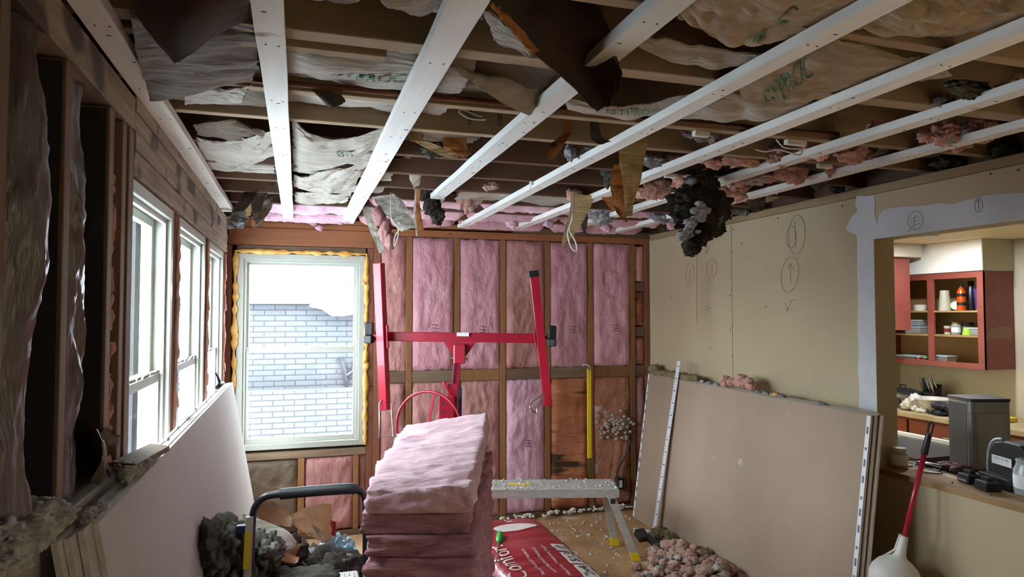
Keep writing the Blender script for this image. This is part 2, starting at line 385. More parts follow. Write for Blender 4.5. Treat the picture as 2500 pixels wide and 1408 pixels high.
S5 = [oval(2235,538,18,23,.2), [(2233,524),(2232,558)], [(2224,535),(2244,528)], [(2222,544),(2246,536)], [(2222,552),(2246,545)], [(2216,566),(2228,553)]]
S6 = [oval(2389,500,10,18,.05), [(2389,512),(2388,486)], [(2383,494),(2388,486),(2395,494)]]
PK = mat('pencil_on_compound', '7c7f86', .9)
build(pencil('', S5), 'pencil_mark', PK, label='pencilled and hatched oval on the white header left of the small arrow', cat='pencil mark', group='pencil marks on the right wall')
build(pencil('', S6), 'pencil_mark', PK, label='small pencilled oval with an up arrow on the white header', cat='pencil mark', group='pencil marks on the right wall')
sc_ = MB()
for u, v in [(1597,610),(1639,727),(1870,748),(1787,707),(1787,615),(1783,720),(1788,795),(1783,805),(1790,560),(1810,594),(1899,532),(2486,415),(2418,424),(2056,502),(1788,870),(1735,850),(2386,1185),(2420,1208),(2325,1178)]:
    p = at(u, v, 'X', XR-.001); sc_.lathe([(.0001, 0), (.005, 0), (.005, .002)], p-Vector((.001, 0, 0)), (1, 0, 0), 8)
tag(build(sc_, 'drywall_screw', M['ink']), 'dark screw heads dotted over the tan drywall', 'screws', kind='stuff')

# ---------------------------------------------------------------- back wall framing
BW = 'framing of the back wall'
def lum(name, b, m, label, cat='framing', group=None, bevel=.003):
    return build(MB().box(*b), name, m, label=label, cat=cat, group=group, bevel=bevel)
Y0, Y1 = YB, YB+.09
lum('top_plate', (XL-.02, 1.75, Y0, YB+.12, 2.445, 2.482), M['plateX'], 'upper brown top plate of the back wall, left length over the window', 'top plate', BW)
lum('top_plate', (1.753, XR+.0, Y0, YB+.12, 2.43, 2.482), M['plateXd'], 'upper dark top plate of the back wall, right length to the drywall corner', 'top plate', BW)
lum('top_plate', (XL, XR-.002, Y0, Y1, 2.40, 2.443) if 0 else (XL, .60, Y0, Y1, 2.40, 2.443), M['plateX'], 'brown plank directly above the window header', 'top plate', BW)
lum('top_plate', (.602, XR-.002, Y0, Y1, ZT, 2.428), M['plateX'], 'long brown top plate over the pink batts', 'top plate', BW)
lum('header_beam', (XL+.005, .575, Y0-.006, Y1, 2.265, 2.398), M['plateX'], 'broad reddish header beam over the back window', 'header', BW)
lum('header_block', (XL+.07, .515, Y0, Y1, 2.215, 2.262), M['plateXd'], 'dark thin plank just under the reddish header', 'header', BW)
lum('corner_stud', (XL-.03, XL+.035, Y0, Y1, 0, 2.262), M['redZ'], 'reddish corner stud between the left windows and the back window', 'stud', BW)
lum('jack_stud', (.527, .575, Y0, Y1, 1.16, 2.262), M['redZ'], 'reddish jack stud right against the foam edge of the window', 'stud', BW)
lum('jack_stud', (.527, .575, Y0, Y1, .0, 1.157), M['redZ'], 'lower jack stud under the window corner, right side', 'stud', BW)
lum('king_stud', (.577, .632, Y0, Y1, .045, 2.398), M['redZ'], 'reddish king stud between the window and the first pink batt', 'stud', BW)
lum('window_sill_plate', (XL+.03, .525, Y0, Y1, .625, .678), M['greyX'], 'grey brown sill plate beneath the back window', 'plate', BW)
SX = [.863, 1.262, 1.662, 2.066, 2.474, 2.885]
ords = ['first', 'second', 'third', 'fourth', 'fifth', 'sixth']
BL0, BL1 = 1.178, 1.272
for i, x in enumerate(SX):
    lum('wall_stud', (x-.024, x+.024, Y0, Y1, .045, ZT-.002), M['studZ'], f'brown wall stud between back wall batts, {ords[i]} stud right of the window', 'stud', 'studs of the back wall')
lum('wall_stud', (XR-.045, XR-.004, Y0, Y1, .045, ZT-.002), M['redZ'], 'narrow dark stud in the right corner against the drywall', 'stud', 'studs of the back wall')
lum('wall_stud', (.012, .06, Y0, Y1, .045, .623), M['studZ'], 'short cripple stud under the back window', 'stud', 'studs of the back wall')
lum('wall_stud', (.43, .47, Y0, Y1, .045, .623), M['studZ'], 'short cripple stud under the right end of the window', 'stud', 'studs of the back wall')
xs = [.632]+SX+[XR-.045]
for i in range(7):
    a = xs[i]+(.026 if i else .002); b = xs[i+1]-.026 if i < 6 else XR-.047
    if i == 6: a = xs[i]+.026
    lum('fire_block', (a, b, Y0+.004, Y1, BL0, BL1), [M['plateXd'], M['greyX'], M['studZ']][i % 3] if i != 3 else M['plateXd'], f'horizontal wood block between studs across the pink batts, {(ords+["seventh"])[i]} from the left', 'blocking', 'blocking of the back wall')
for z, zz in [(2.02, 1.94), (1.62, 1.53)]:
    lum('fire_block', (2.911, XR-.047, Y0+.01, Y1, zz, z), M['plateXd'], 'short dark block in the narrow corner bay, %s one' % ('upper' if z > 2 else 'lower'), 'blocking', 'blocking of the back wall')
lum('bottom_plate', (XL, XR-.003, Y0-.005, Y1, 0, .043), M['plateXd'], 'dusty dark bottom plate along the back wall floor', 'plate', BW)

# ---------------------------------------------------------------- batts
def batt_y(x0, x1, z0, z1, y, m, label, seed, bulge=.035, rough=.012, group='batts in the back wall', name='insulation_batt', fr=6):
    nu = max(10, int((x1-x0)/.014)); nv = max(14, int((z1-z0)/.016))
    def fn(u, v):
        x = x0+(x1-x0)*u; z = z0+(z1-z0)*v
        e = min(1, min(u, 1-u)*(x1-x0)/.05)*min(1, min(v, 1-v)*(z1-z0)/.06); e = e**.5
        p = Vector((x, seed*2.3, z*.5)); q_ = p+Vector((.12*N(p, 3.5, seed+1), 0, .12*N(p, 3.5, seed+2)))
        d = bulge*e*(.75+.6*N(p, 3, seed)) + rough*.8*(ridge(q_, fr*.8, 2, seed)-.6)*(.3+.7*e) + .008*fbm(q_, 16, 3, seed)*e
        jx = .006*N((x, z, 0), 25, seed); jz = .008*N((x, z, 3), 25, seed)
        return Vector((x+jx*(1-e), y-d+.012*(1-e)*.5, z+jz*(1-e)))
    mb = MB().grid(fn, nu, nv)
    # back box so it has real thickness
    mb.hexa([(x0+.004, y+.01, z0+.004), (x1-.004, y+.01, z0+.004), (x1-.004, y+.075, z0+.004), (x0+.004, y+.075, z0+.004)], [(x0+.004, y+.01, z1-.004), (x1-.004, y+.01, z1-.004), (x1-.004, y+.075, z1-.004), (x0+.004, y+.075, z1-.004)])
    return build(mb, name, m, label=label, cat='insulation batt', group=group, smooth=60)
up = [(M['pinkwarm'], 'narrow dusty pink'), (M['pink'], 'bright pink'), (M['pink'], 'rose pink'), (M['pinkwarm'], 'brownish pink'), (M['pink'], 'smooth pink'), (M['pink'], 'creased pink')]
lowm = [(M['pinkwarm'], 'narrow dull pink'), (M['pinkwarm'], 'dull pink'), (M['pinkwarm'], 'muted pink'), (M['pinkl'], 'pale lilac pink'), (M['orange'], 'dirty orange, dark banded'), (M['orange2'], 'orange, grey fluff covered')]
for i in range(6):
    a = (.634 if i == 0 else xs[i]+.024); b = xs[i+1]-.024
    m, t = up[i]; batt_y(a, b, BL1+.001, ZT-.006, YB+.012, m, f'{t} batt in the upper bay, {ords[i]} bay right of the window', i+1)
    m, t = lowm[i]; batt_y(a, b, .046, BL0-.002, YB+.016, m, f'{t} batt in the lower bay, {ords[i]} bay right of the window', i+11, bulge=.03 if i < 4 else .045, fr=6 if i < 4 else 4)
for k, (za, zb, m, t) in enumerate([(2.03, 2.355, M['tuftp'], 'crumpled brown pink top piece'), (1.63, 1.93, M['orange'], 'salmon orange middle piece'), (1.28, 1.52, M['orange2'], 'rough orange lower piece'), (.05, 1.17, M['pinkwarm'], 'tall dusky pink piece')]):
    batt_y(2.911, XR-.047, za, zb, YB+.03, m, f'{t} of insulation in the narrow corner bay', 30+k, bulge=.02, rough=.02)
batt_y(XL+.04, .01, .05, .62, YB+.03, M['krafts'], 'brown paper faced batt under the left part of the window', 41, bulge=.02, rough=.006, fr=3)
batt_y(.062, .428, .05, .62, YB+.02, M['orange2'] if 0 else M['pinkwarm'], 'salmon pink batt under the right part of the window', 42, bulge=.05)
batt_y(.472, .526, .05, .62, YB+.03, M['pinkwarm'], 'sliver of pink batt under the window corner', 43, bulge=.01)
# printed marks on the upper batts
for k, (x, z) in enumerate([(1.07, 1.60), (1.47, 1.585), (2.28, 1.58), (2.69, 1.59), (1.87, .62)]):
    mb = MB()
    for dz in (0, .022, .05):
        mb.bar((x-.03, YB-.058, z+dz), (x+.03, YB-.056, z+dz-.006), .002, .006, (0, 1, 0))
    mb.bar((x, YB-.058, z+.005), (x+.006, YB-.058, z+.045), .002, .005, (0, 1, 0))
    build(mb, 'ink_stamp', mat('batt_ink', '6a4a52', .9), label=f'small grey ink stamp on a pink batt, {ords[k]} from the left' if k < 4 else 'small grey ink stamp on the pale lower batt', cat='ink stamp', group='ink stamps on the batts')
# squiggle on plate and yellow bar are further down
# ---------------------------------------------------------------- the windows
def sash_window(name, axis, a0, a1, z0, z1, pl, depth, foam=False, rail=None):
    """axis 'X': window in a wall of constant Y=pl (faces -Y); axis 'Y': wall of constant X=pl (faces +X)"""
    sgn = 1 if axis == 'X' else -1
    def B(mb, p0, p1, q0, q1, d0, d1):
        if axis == 'X': mb.box(p0, p1, pl+d0, pl+d1, q0, q1)
        else: mb.box(pl-d1, pl-d0, p0, p1, q0, q1)
    fr = MB(); W = .045
    for (p0, p1, q0, q1) in [(a0, a0+W, z0, z1), (a1-W, a1, z0, z1), (a0+W, a1-W, z1-W, z1), (a0+W, a1-W, z0, z0+W)]:
        B(fr, p0, p1, q0, q1, 0, depth)
    top = build(fr, name, M['vinyl'], kind='structure', bevel=.003)
    b0, b1 = a0+W, a1-W; zm = rail
    # inner step / stops
    st = MB()
    for (p0, p1, q0, q1) in [(b0, b0+.02, z0+W, z1-W), (b1-.02, b1, z0+W, z1-W), (b0+.02, b1-.02, z1-W-.02, z1-W)]:
        B(st, p0, p1, q0, q1, .02, .035)
    build(st, 'window_stop', M['vinyl'], parent=top, bevel=.002)
    # upper sash (outer) and lower sash (inner)
    for nm, q0, q1, d in (('upper_sash', zm-.015, z1-W, .07), ('lower_sash', z0+W, zm+.02, .035)):
        s = MB(); T = .038
        for (p0, p1, r0, r1) in [(b0, b0+T, q0, q1), (b1-T, b1, q0, q1), (b0+T, b1-T, q1-T, q1), (b0+T, b1-T, q0, q0+T)]:
            B(s, p0, p1, r0, r1, d, d+.03)
        so = build(s, nm, M['vinyl'], parent=top, bevel=.003)
        g = MB(); B(g, b0+T, b1-T, q0+T, q1-T, d+.012, d+.016); build(g, 'glass_pane', M['glass'], parent=so)
    return top
sash_window('window_1', 'X', -.445, .508, .70, 2.20, YB+.005, .11, rail=1.46)
for i, (a, b) in enumerate(WL):
    sash_window(f'window_{i+2}', 'Y', a+.005, b-.005, WZ0, WZ1, XL-.01, .12, rail=1.47)
# spray foam around the back window
def foamrope(pts, r, seed):
    mb = MB(); out = []; rr = []
    for a, b in zip(pts, pts[1:]):
        a, b = Vector(a), Vector(b); n = max(2, int((b-a).length/.018))
        for k in range(n):
            p = a.lerp(b, k/n); out.append(p+Vector((.006*N(p, 14, seed), .006*N(p, 15, seed+2), .006*N(p, 14, seed+5)))); rr.append(r*(.75+.9*max(-.4, N(p, 18, seed+9))))
    out.append(Vector(pts[-1])); rr.append(r*.6)
    return mb.tube(out, rr, 8)
f = foamrope([(-.46, YB-.002, .70), (-.457, YB-.002, 2.215), (.52, YB-.002, 2.215), (.517, YB-.002, .70)], .023, 3)
f.blob((-.455, YB-.01, 1.58), (.025, .02, .04), sub=2, seed=3).blob((.515, YB-.01, 1.38), (.02, .02, .04), sub=2, seed=5).blob((.50, YB-.01, 1.98), (.018, .02, .012), sub=2, seed=6)
tag(build(f, 'spray_foam', M['foam'], smooth=180), 'bumpy yellow spray foam bead squeezed around the back window', 'spray foam')
# torn pinkish foam between the left windows
for k, y in enumerate([3.36, 4.425, 5.42]):
    lum('mullion_stud', (XL-.12, XL-.006, y-.028 if k < 2 else y-.03, y+.028 if k < 2 else y+.05, .05, 2.19), M['redZ'], f'mullion stud beside the left windows, {ords[k]} from the camera', 'stud', 'mullions of the left windows')
    f = foamrope([(XL-.004, y-.012, 1.2), (XL+.002, y-.01, 2.18)], .010, 20+k); f.add(*(lambda g: (g.v, g.f))(foamrope([(XL-.004, y+.014, 1.2), (XL, y+.016, 2.15)], .006, 25+k)))
    for q in range(4):
        z = 1.35+.22*q; f.blob((XL+.002, y+.01*N((q, k, 0), 3), z), (.010, .016, .035), amp=.6, sub=2, seed=q+k*5)
    tag(build(f, 'foam_strip', M['tuftp'], smooth=180), f'torn brownish pink foam strip on the {ords[k]} mullion of the left windows', 'spray foam', 'foam strips on the mullions')
# ---------------------------------------------------------------- left wall framing
def lum2(name, b, m, label, cat='stud', group='studs of the left wall', bevel=.003): return lum(name, b, m, label, cat, group, bevel)
ZP = 1.285
for k, (y, wd) in enumerate([(1.05, .045), (1.45, .045), (1.815, .045), (2.20, .05)]):
    o_ = lum2('wall_stud', (XS+.002, XL, y-wd/2, y+wd/2, ZP, 2.33), M['studO'], f'dim brown stud of the left wall, {["nearest the camera, at the frame edge", "second from the camera", "third, between two paper faced batts", "fourth, just before the window jamb"][k]}')
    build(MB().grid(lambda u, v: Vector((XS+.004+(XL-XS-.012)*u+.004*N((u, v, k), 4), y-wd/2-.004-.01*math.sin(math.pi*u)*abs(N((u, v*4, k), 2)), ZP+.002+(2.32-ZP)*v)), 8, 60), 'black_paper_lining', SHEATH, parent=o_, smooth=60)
lum2('jamb_stud', (XS+.002, XL, 2.325, 2.375, ZP, 2.33), M['studO'], 'outer jamb stud left of the nearest window')
lum2('jamb_stud', (XS+.002, XL+.004, 2.39, 2.455, .7, 2.33), M['studO'], 'inner jamb stud touching the nearest window frame')
lum2('top_plate', (XS+.002, XL+.004, -2.9, 2.46, 2.335, 2.44), M['studO'] if 0 else M['headY'], 'worn grey brown top plate over the left wall studs', 'top plate')
hz = [2.195, 2.275, 2.335, 2.40, 2.455]
for k in range(4):
    lum2('header_plank', (XS+.002, XL+.004+.004*(k % 2), 2.463, 5.50, hz[k]+.002, hz[k+1]-.002), M['headY'], f'stained header plank over the left windows, {["lowest", "second lowest", "third", "topmost"][k]} of the four', 'header', 'header planks over the left windows')
lum2('sill_plate', (XS+.0, XL+.015, .2, 2.46, 1.14, ZP-.003), M['greyY'], 'thick dusty wood ledge under the left wall studs', 'plate')
lum2('wall_panel_low', (XS, XL+.005, .2, 2.46, .0, 1.137), wood('low_plywood', '9c7650', '83603e', 'Z'), 'tan plywood below the dusty ledge on the left wall', 'panel')
def batt_x(y0, y1, z0, z1, x, m, label, seed, bulge=.05, name='paper_faced_batt'):
    nu = int((y1-y0)/.012)+6; nv = int((z1-z0)/.014)
    def fn(u, v):
        y = y0+(y1-y0)*u; z = z0+(z1-z0)*v
        tw = .018*N((0, 0, z), 2.2, seed)
        y = y0+(y1-y0)*(u*.92+.04)+tw*.5
        e = math.sin(math.pi*min(1, max(0, u)))**.6
        p = Vector((y*1.7, seed, z*.8))
        d = bulge*e*(.8+.5*N((0, 0, z), 2.0, seed+4)) + .026*ridge(Vector((p.x*1.6, p.y, p.z*.8)), 3.2, 4, seed)*e
        return Vector((x+d, y, z))
    mb = MB().grid(fn, nu, nv)
    mb.mi = 0
    mb.hexa([(x-.08, y0+.03, z0+.01), (x+.004, y0+.03, z0+.01), (x+.004, y1-.03, z0+.01), (x-.08, y1-.03, z0+.01)], [(x-.08, y0+.03, z1-.01), (x+.004, y0+.03, z1-.01), (x+.004, y1-.03, z1-.01), (x-.08, y1-.03, z1-.01)])
    return build(mb, name, m, label=label, cat='insulation batt', group='paper faced batts in the left wall', smooth=70)
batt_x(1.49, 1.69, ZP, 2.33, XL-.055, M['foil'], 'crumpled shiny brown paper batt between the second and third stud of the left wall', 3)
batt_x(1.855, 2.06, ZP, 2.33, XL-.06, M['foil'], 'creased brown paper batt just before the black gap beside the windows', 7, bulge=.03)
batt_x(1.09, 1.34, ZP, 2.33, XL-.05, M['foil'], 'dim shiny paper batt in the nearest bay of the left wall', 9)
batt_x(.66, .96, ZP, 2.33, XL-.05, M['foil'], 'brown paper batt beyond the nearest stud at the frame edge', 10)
# torn pink insulation in the jamb gap
mb = MB()
for k in range(9):
    z = 1.33+.1*k; mb.blob((XL-.04+.01*N((k, 1, 0), 3), 2.262+.012*N((k, 0, 0), 2.1), z), (.03, .018, .055), amp=.7, fr=2.5, sub=3, seed=k, jag=.3)
tag(build(mb, 'torn_insulation', M['pinkwarm'], smooth=180), 'torn strip of pink insulation in the gap left of the nearest window jamb', 'insulation scrap')
mb = MB().grid(lambda u, v: Vector((XL-.0+.03*math.sin(u*5+v*3)+.012*N((u, v, 0), 6), 2.06+.2*u-.03*v, 1.30+.17*v*(1-.5*u)+.03*N((u*2, v*2, 3), 3))), 20, 14)
tag(build(mb, 'paper_scrap', M['krafts'], smooth=80), 'curled torn brown paper scrap at the foot of the black gap', 'paper scrap')

# ---------------------------------------------------------------- outside
box('ground', (-30, 30, YB+.3, 40, -.9, -.8), M['snow'], bevel=0, kind='structure')
box('ground_side', (-30, XL-.4, -6, YB+.3, -.9, -.8), M['snow'], bevel=0, kind='structure')
eb = empty('neighbour_house', (0.4, 9.0, -.8), 'white washed brick house with a snowy roof edge seen through the back window', 'house')
build(MB().box(-1.8, 5.5, 9.0, 13, -.8, 1.98), 'brick_wall', M['brick'], parent=eb)
build(MB().box(-1.75, 5.4, 8.7, 8.99, -.8, .80), 'brick_planter', M['brick'], parent=eb)
build(MB().tube([(.60, 8.97, .82), (.58, 8.96, 1.0), (.52, 8.96, 1.18)], .03, 8).tube([(.60, 8.96, .95), (.68, 8.96, 1.0), (.72, 8.96, 1.2)], .03, 8), 'dark_h_mark', M['dgrey'], parent=eb)  # dark bent tubes for the H shaped mark on the brick
rb = MB().grid(lambda u, v: Vector((-1.95+7.5*u, 8.75+4.5*v, 1.99+.3*v+.10*(N((u*30, 0, 0), .35)+.4)*(1 if v < .1 else 1.3))), 60, 6)
build(rb, 'snowy_roof', M['snow'], parent=eb, smooth=60)
build(MB().box(-1.9, 5.5, 8.85, 9.0, 1.86, 1.98), 'eave_board', mat('grey_eave', '8d8f90', .8), parent=eb)
sn = MB().blob((.55, 8.80, 1.86), (.40, .1, .12), amp=.4, fr=1.3, sub=3, seed=4).blob((.98, 8.78, 1.70), (.20, .08, .16), amp=.3, sub=3, seed=5)
build(sn, 'snow_overhang', M['snow'], parent=eb, smooth=180)
hs = empty('side_house', (-7.6, 4, -.8), 'low pale sided neighbouring house with a brick base seen through the left windows', 'house')
sd = MB()
for k in range(12):
    z = .9+k*.11; sd.hexa([(-7.42, 2, z), (-7.36, 2, z), (-7.36, 8.2, z), (-7.42, 8.2, z)], [(-7.42, 2, z+.11), (-7.39, 2, z+.11), (-7.39, 8.2, z+.11), (-7.42, 8.2, z+.11)])
build(sd, 'siding_boards', M['siding'], parent=hs)
build(MB().box(-7.8, -7.42, 2, 8.2, -.8, 2.3), 'house_wall', M['brick'], parent=hs)
build(MB().hexa([(-7.9, 1.9, 2.3), (-7.2, 1.9, 2.3), (-7.2, 8.3, 2.3), (-7.9, 8.3, 2.3)], [(-7.9, 1.9, 2.55), (-7.6, 1.9, 2.55), (-7.6, 8.3, 2.55), (-7.9, 8.3, 2.55)]), 'snowy_roof', M['snow'], parent=hs)
pz = empty('porch', (-2.4, 9.2, -.8), 'neighbouring porch with sided gable and brick pier beyond the left windows', 'porch')
sd = MB()
for k in range(16):
    z = 1.75+k*.10; sd.hexa([(-5.2, 8.30, z), (-1.95, 8.30, z), (-1.95, 8.36, z), (-5.2, 8.36, z)], [(-5.2, 8.33, z+.10), (-1.95, 8.33, z+.10), (-1.95, 8.36, z+.10), (-5.2, 8.36, z+.10)])
build(sd, 'gable_siding', M['siding'], parent=pz)
build(MB().box(-5.2, -1.95, 8.32, 8.6, -.8, .55), 'brick_base', M['brick'], parent=pz)
build(MB().box(-2.35, -1.95, 8.2, 8.31, -.8, 1.74), 'corner_pier', M['brick'], parent=pz)
pc = build(MB().box(-1.75, -1.6, 5.75, 5.9, -.8, 3.2), 'porch_post', mat('pale_blue_post', '98a6b4', .7), label='pale blue grey post standing outside the left windows', cat='post')
# ================================================================ THE CEILING
JY = [.20, .62, 1.04, 1.46, 1.885, 2.385, 2.735, 3.19, 3.61, 4.03, 4.45, 4.87, 5.29]
jn = ['nearest the camera overhead', 'second', 'third', 'fourth', 'fifth, the thickest', 'sixth, beside the copper pipe', 'seventh, with black mill stamps', 'eighth', 'ninth', 'tenth', 'eleventh', 'twelfth', 'last before the back wall']
joists = []
for i, y in enumerate(JY):
    wd = .07 if i == 4 else .042
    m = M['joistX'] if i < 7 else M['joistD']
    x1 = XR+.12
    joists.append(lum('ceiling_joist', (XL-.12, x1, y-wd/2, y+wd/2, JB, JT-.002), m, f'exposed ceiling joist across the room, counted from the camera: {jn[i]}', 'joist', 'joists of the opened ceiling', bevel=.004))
lum('rim_joist', (XR+.122, XR+.16, -2.9, YB+.1, 2.41, JT-.002), M['joistD'], 'rim board over the drywall wall side', 'joist')
lum('rim_joist', (XL-.165, XL-.122, -2.9, YB+.1, 2.46, JT-.002), M['joistD'], 'rim board above the left window wall', 'joist')
lum('rim_joist', (XL-.12, XR+.12, YB+.02, YB+.1, 2.483, JT-.002), M['joistD'], 'rim board above the back wall plates', 'joist')
lum('sister_board', (-.45, .235, 1.945, 1.985, 2.475, 2.56), M['joistX'], 'short pale board nailed beside the thick joist, sawn off right of the second strapping', 'board')
for k, (x0, x1, y) in enumerate([(1.53, 1.60, 2.40), (1.98, 2.08, 2.40), (2.45, 2.53, 2.74), (1.85, 1.92, 3.18), (1.24, 1.30, 3.61)]):
    lum('nailer_scrap', (x0, x1, y-.015, y+.012, 2.462, 2.484), M['strap'], f'short broken pale furring scrap under the joists, {ords[k]} counted from the camera', 'wood scrap', 'furring scraps on the joists')
# ledger strips beside joists (thin pale edges)
SXs = [(-.475, .072), (-.077, .072), (.365, .088), (.815, .078), (1.295, .068), (1.765, .075), (2.22, .072), (2.665, .07)]
sn_ = ['leftmost, along the window wall', 'second from the left', 'third from the left, widest looking', 'fourth from the left, running behind the big hanging flap', 'fifth from the left', 'sixth from the left', 'seventh from the left', 'last, nearest the drywall wall']
knot = mat('dark_nail_mark', '4a3c30', .8)
for i, (x, wd) in enumerate(SXs):
    y1 = [5.12, 5.50, 5.52, 4.16, 5.52, 5.53, 5.53, 5.53][i]; y0 = -2.5
    rr = random.Random(i)
    mb = MB(); n = 60
    for j in range(n):   # slightly bowed length of lumber with waney edges
        a = y0+(y1-y0)*j/n; b = y0+(y1-y0)*(j+1)/n
        def sec(y):
            e = .003*N((y, i, 0), 3); e2 = .003*N((y, i, 5), 3); q = .004*N((y, i, 9), .8)
            return [(x-wd/2+e+q, y, 2.452), (x+wd/2+e2+q, y, 2.452), (x+wd/2+e2+q, y, 2.483), (x-wd/2+e+q, y, 2.483)]
        mb.add(sec(a)+sec(b), [(0,1,5,4),(1,2,6,5),(2,3,7,6),(3,0,4,7)]+([(3,2,1,0)] if j == 0 else [])+([(4,5,6,7)] if j == n-1 else []))
    st = build(mb, 'strapping_board', M['strap'], label=f'pale strapping board under the joists, {sn_[i]}', cat='strapping board', group='strapping boards under the ceiling', smooth=30)
    km = MB()
    for y in JY[3:]:
        if y > y1: continue
        for q in (-1, 1): km.lathe([(.0001, 0), (.0035, 0), (.0035, .002)], (x+q*wd*.22+.006*rr.random(), y+.01*rr.random(), 2.4512), (0, 0, 1), 7)
    for q in range(10): 
        yy = rr.uniform(1.2, min(y1, 5.2)); xx = x+rr.uniform(-.35, .35)*wd; km.box(xx-.005, xx+.006, yy-.0015, yy+.0015, 2.4506, 2.452)
    build(km, 'nail_marks', knot, parent=st)
lum('strapping_board', (.785, .86, 4.10, 5.53, 2.40, 2.43) if 0 else (.80, .872, 4.18, 4.62, 2.452, 2.483), M['strap'], 'short strapping end piece lapped on the fourth strapping board', 'strapping board', 'strapping boards under the ceiling')

# ---------------------------------------------------------------- paper generators
def cr(ps, t):
    n = len(ps)-1; x = min(max(t, 0), .99999)*n; i = int(x); f = x-i
    p0 = ps[max(i-1, 0)]; p1 = ps[i]; p2 = ps[i+1]; p3 = ps[min(i+2, n)]
    return .5*((2*p1)+(p2-p0)*f+(2*p0-5*p1+4*p2-p3)*f*f+(3*p1-p0-3*p2+p3)*f*f*f)
def paper_fn(rows, wr=.012, fr=5, seed=0, jag=.02, stretch=(1, 1), clamp=False):
    rows = [[Vector(p) for p in r] for r in rows]
    L_ = max((rows[0][0]-rows[0][-1]).length, .05); W_ = max((rows[0][0]-rows[-1][0]).length, .05)
    def fn(u, v):
        if jag:
            e = .5*jag/L_; ju = N((v*W_*18, seed, 1), 1)+.5*N((v*W_*50, seed, 1), 1); jv = N((u*L_*18, seed, 7), 1)+.5*N((u*L_*50, seed, 7), 1)
            if u < .02: u += e*(ju+.6)
            if u > .98: u -= e*(ju+.6)
            if v < .02: v += .5*jag/W_*(jv+.6)
            if v > .98: v -= .5*jag/W_*(jv+.6)
        def S(u, v): return cr([cr(r, u) for r in rows], v)
        p = S(u, v)
        du = S(min(u+.02, 1), v)-S(max(u-.02, 0), v); dv = S(u, min(v+.02, 1))-S(u, max(v-.02, 0))
        n = du.cross(dv); n = n.normalized() if n.length > 1e-9 else Vector((0, 0, 1))
        q = Vector((u*L_*stretch[0], v*W_*stretch[1], seed*3.1))
        w_ = wr*(ridge(q, fr, 3, seed)-.3) + wr*.8*N(q, fr*.4, seed+5)
        p = p+n*w_
        if clamp:
            for sx, sw in SXs:
                d = abs(p.x-sx)-sw/2
                if d < .09 and p.z < 2.493: p.z = 2.493 if d < .012 else min(2.493, p.z+(2.493-p.z)*(1-(d-.012)/.078)**2)
        return p
    return fn
def paper(rows, m1, m2, name, label, cat='paper sheet', group=None, nu=44, nv=26, th=.003, parent=None, **k):
    fn = paper_fn(rows, **k); mb = MB()
    mb.grid(fn, nu, nv); nb = len(mb.v); nf = len(mb.f)
    # underside layer: true thickness
    ns = [Vector((0, 0, 0)) for _ in range(nb)]
    for f in mb.f:
        a, b, c = mb.v[f[0]], mb.v[f[1]], mb.v[f[2]]; n = (b-a).cross(c-a)
        for i in f: ns[i] += n
    back = [v-(n.normalized() if n.length > 0 else Vector((0, 0, 1)))*th for v, n in zip(mb.v, ns)]
    mb.v += back
    for f in list(mb.f[:nf]): mb.f.append([nb+i for i in reversed(f)]); mb.m.append(1)
    W = nu+1
    ring = [i for i in range(W)]+[j*W+nu for j in range(1, nv+1)]+[nv*W+i for i in range(nu-1, -1, -1)]+[j*W for j in range(nv-1, 0, -1)]
    for a, b in zip(ring, ring[1:]+ring[:1]): mb.f.append([a, nb+a, nb+b, b]); mb.m.append(1)
    o = build(mb, name, [m2, m1], parent=parent, label=label, cat=cat, group=group, smooth=50)
    o['_'] = 1; del o['_']
    return o, fn
def text_mesh(s, size=1.0):
    cu = bpy.data.curves.new('t', 'FONT'); cu.body = s; cu.size = size; cu.align_x = 'CENTER'; cu.align_y = 'CENTER'; cu.resolution_u = 3
    o = bpy.data.objects.new('t', cu); COL.objects.link(o); C.view_layer.update()
    dg = C.evaluated_depsgraph_get(); me = bpy.data.meshes.new_from_object(o.evaluated_get(dg))
    bm = bmesh.new(); bm.from_mesh(me)
    bmesh.ops.triangulate(bm, faces=bm.faces)
    vs = [v.co.copy() for v in bm.verts]; fs = [[v.index for v in f.verts] for f in bm.faces]
    bm.free(); bpy.data.objects.remove(o); bpy.data.curves.remove(cu); bpy.data.meshes.remove(me)
    return vs, fs
def text_on(fn, s, u0, v0, su, sv, off, rot=0, mbx=None, sub=1):
    "letters laid on a curved surface fn(u, v)"
    vs, fs = text_mesh(s); mb = mbx or MB(); out = []
    bm = bmesh.new(); bv = [bm.verts.new(v) for v in vs]
    for f in fs:
        try: bm.faces.new([bv[i] for i in f])
        except ValueError: pass
    if sub: bmesh.ops.subdivide_edges(bm, edges=[e for e in bm.edges if e.calc_length() > .12], cuts=2, use_grid_fill=False); bmesh.ops.triangulate(bm, faces=bm.faces)
    bm.verts.index_update(); c, q = math.cos(rot), math.sin(rot)
    for v in bm.verts:
        x, y = v.co.x*c-v.co.y*q, v.co.x*q+v.co.y*c
        u, w_ = u0+x*su, v0+y*sv
        p = fn(u, w_); a = fn(u+.004, w_)-p; b = fn(u, w_+.004)-p; n = a.cross(b).normalized()
        out.append(p+n*off)
    mb.add(out, [[v.index for v in f.verts] for f in bm.faces]); bm.free(); return mb
